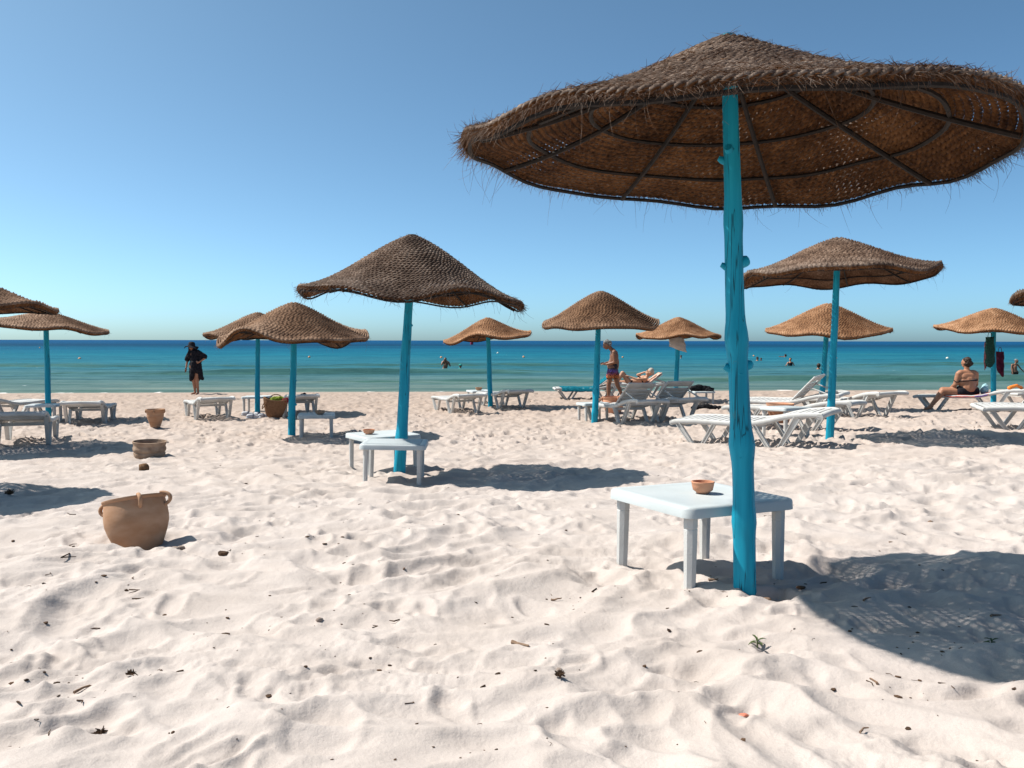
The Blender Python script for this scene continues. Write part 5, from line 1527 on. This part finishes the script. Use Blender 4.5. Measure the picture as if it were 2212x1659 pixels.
def tuft(seed, r, mat, n=26):
    q = np.random.RandomState(seed); mb = MB()
    for k in range(n):
        d = q.randn(3); d[2] = abs(d[2]) * .8; d /= np.linalg.norm(d)
        p0 = q.randn(3) * r * .22; p0[2] = abs(p0[2]) * .5
        p1 = p0 + d * r * (.30 + .25 * q.rand()); p2 = p1 + (d + q.randn(3) * .6) * r * .35
        mb.tube([p0, p1, p2], [r * .16, r * .15, r * .07], 5)
    return mb.mesh('seaweed_clump', mat)
drop('sea_ball', rock(1, .045, pmat('sea_ball_fibre', (.10, .055, .03), (.20, .12, .07), 60, .95, 1, 160, .05, dist=.008), 'sea_ball', 1.05, .9), 312, 1020, 'round brown fibre ball between the half buried pot and the large pot', 'sea ball', 0, .8, .045)
drop('seaweed_clump', tuft(2, .013, DARKB, 60), 1209, 1484, 'black seaweed tuft in the middle foreground', 'seaweed', r=.02)
drop('stone', rock(3, .010, STONE, 'stone'), 1208, 1456, 'grey stone just above the black seaweed tuft', 'stone', .3, .3, .01)
drop('stone', rock(4, .012, STONE, 'stone'), 690, 1346, 'largest grey stone left of centre in the foreground', 'stone', 1.3, .3, .01)
drop('stone', rock(5, .020, STONE, 'stone', 1.2), 379, 1197, 'brown stone in the pair just below the large clay pot', 'stone', .3, .5, .02)
drop('stone', rock(6, .016, STONE, 'stone'), 392, 1194, 'small stone touching the brown one below the large clay pot', 'stone', 2.3, .5, .02)
drop('stone', rock(7, .018, DARKB, 'stone', 1.3), 482, 1204, 'dark lump right of the stone pair below the large clay pot', 'stone', .3, .4, .02)
drop('seaweed_clump', tuft(8, .012, DARKB, 40), 283, 1474, 'dark seaweed sprig in the left foreground', 'seaweed', r=.02)
drop('seaweed_clump', tuft(9, .014, DARKB, 24), 215, 1577, 'dark seaweed sprig near the bottom left corner', 'seaweed', r=.02)
drop('seaweed_clump', tuft(10, .030, DARKB, 60), 21, 1077, 'black seaweed clump in the shadow at the left edge', 'seaweed', r=.02)
drop('shell_chip', rock(11, .008, REDB, 'shell_chip', 1.9, .45), 1606, 1520, 'orange red chip on the sand in the lower right foreground', 'chip', .2, .4, .008)
drop('snail_shell', rock(12, .011, WOOD, 'snail_shell', 1.3, .8), 2009, 1126, 'pale brown snail shell on the bright sand at the right', 'shell', .2, .5, .014)
drop('stone', rock(13, .013, DARKB, 'stone', 1.5, .5), 1730, 1272, 'black pebble in the shade right of the nearest pole', 'stone', .1, .4, .02)
drop('driftwood_chip', rock(14, .012, WOOD, 'driftwood_chip', 1.8, .9), 1655, 1290, 'brown bark chip at the foot of the nearest pole', 'chip', .4, .5, .02)
drop('stone', rock(15, .006, DARKB, 'stone', 1.4, .6), 1962, 1608 - 50, 'dark pebble in the bottom right foreground', 'stone', .6, .4, .006)
def twig(seed, L, r):
    q = np.random.RandomState(seed); n = 7
    P = np.zeros((n, 3)); d = np.array([1.0, 0, 0])
    for k in range(1, n):
        d = d + q.randn(3) * .25; d[2] *= .4; d /= np.linalg.norm(d); P[k] = P[k - 1] + d * L / n
    return MB().tube(P, np.linspace(r, r * .5, n), 6).mesh('twig', WOOD)
for k, (px, py, L, r, rz, lb) in enumerate(((1105, 1397, .07, .006, -.4, 'short bark twig right of the foreground centre'), (872, 1240, .06, .004, 1.4, 'thin upright looking twig in the middle foreground'), (1858, 1578, .05, .003, .9, 'forked thin twig near the bottom right'),
        (1895, 1480, .04, .004, 1.5, 'small upright stick below the edge of the big shadow'), (2140, 1346, .07, .004, .3, 'curled dark twig in the big shadow at the right'), (1920, 1175, .10, .003, .1, 'long pale straw just above the big shadow'), (1865, 1310, .06, .004, .5, 'brown stick lying inside the big shadow'),
        (160, 1500, .05, .004, .8, 'short dark twig in the left foreground'), (1190, 1292, .05, .004, .2, 'thin brown twig right of centre'), (1530, 1268, .05, .005, .3, 'dark twig just left of the nearest pole foot'))):
    drop('twig', twig(k + 40, L, r), px, py, lb, 'twig', rz, 1.0, r)
def seedling(px, py, s, seed, label):
    q = np.random.RandomState(seed)
    x, y = spot(px, py)
    r = empty('seedling', (x, y, gz(x, y)), (0, 0, 0), label, 'plant')
    put('stem', MB().tube([(0, 0, -.02), (0, 0, .5 * s), (.05 * s, 0, .8 * s)], [.0022, .002, .0014], 6).mesh('stem', GREEN), r)
    for k in range(7):
        az = k * 2.4 + q.rand(); L = s * (.75 + .35 * q.rand()); up = .35 + .6 * q.rand()
        V, F = [], []
        for i in range(6):
            f = i / 5
            w = .11 * s * math.sin(math.pi * min(1, f * .92 + .06)) ** .8
            z = L * (up * f - .55 * f * f)
            for sgn, dz in ((-1, .3), (0, 0), (1, .3)):
                V.append((L * f, sgn * w, z + dz * w))
        for i in range(5):
            a = i * 3
            F += [(a, a + 1, a + 4, a + 3), (a + 1, a + 2, a + 5, a + 4)]
        n = len(V); V += [(a, b, c - .0012) for a, b, c in V]; F += [tuple(n + i for i in f[::-1]) for f in F]
        put('leaf', MB().add(V, F).mesh('leaf', GREEN), r, (.0, 0, s * (.35 + .07 * k)), (0, 0, az))
seedling(1636, 1393, .032, 1, 'small green seedling on lit sand below the nearest table')
seedling(2142, 1392, .028, 2, 'small green seedling inside the big shadow at the right')

# the crumbs nobody could count
def crumbs():
    q = np.random.RandomState(77)
    mb = MB()
    ico_bm = bmesh.new(); bmesh.ops.create_icosphere(ico_bm, subdivisions=1, radius=1)
    IV = np.array([v.co[:] for v in ico_bm.verts]); IF = [tuple(v.index for v in f.verts) for f in ico_bm.faces]; ico_bm.free()
    k = 0
    centres = [(q.rand() * 2212, 1000 + 640 * q.rand()) for _ in range(26)]
    while k < 420:
        if q.rand() < .45:
            c = centres[q.randint(26)]; px, py = c[0] + q.randn() * 60, c[1] + q.randn() * 14
        else:
            px, py = q.rand() * 2300 - 40, 955 + 700 * q.rand() ** 1.1
        if py > 1655 or py < 940: continue
        x, y = spot(px, py)
        z = gz(x, y)
        s = (.0013 + .0045 * q.rand() ** 2.8) * (1 + .13 * y)
        if q.rand() < .7:
            V = IV * (1 + .35 * q.randn(len(IV))[:, None] * .5) * np.array([s * (1 + q.rand() * 1.2), s, s * .6])
            a = q.rand() * 6.28; c_, s_ = math.cos(a), math.sin(a)
            V = np.stack([V[:, 0] * c_ - V[:, 1] * s_ + x, V[:, 0] * s_ + V[:, 1] * c_ + y, V[:, 2] + z + s * .25], -1)
            mb.add(V, IF)
        else:
            a = q.rand() * 6.28; L = s * (4 + 6 * q.rand())
            p = np.array([x, y, z + s * .4]); d = np.array([math.cos(a), math.sin(a), .1 * q.randn()]); e = np.array([-d[1], d[0], 0]) * q.randn() * .3
            mb.tube([p, p + d * L * .5 + e * L, p + d * L], [s * .35, s * .4, s * .2], 5)
        k += 1
    return mb.mesh('beach_litter', DARKB)
props(put('beach_litter', crumbs()), 'scattered specks of dried weed and twigs over the sand', 'litter', kind='stuff')
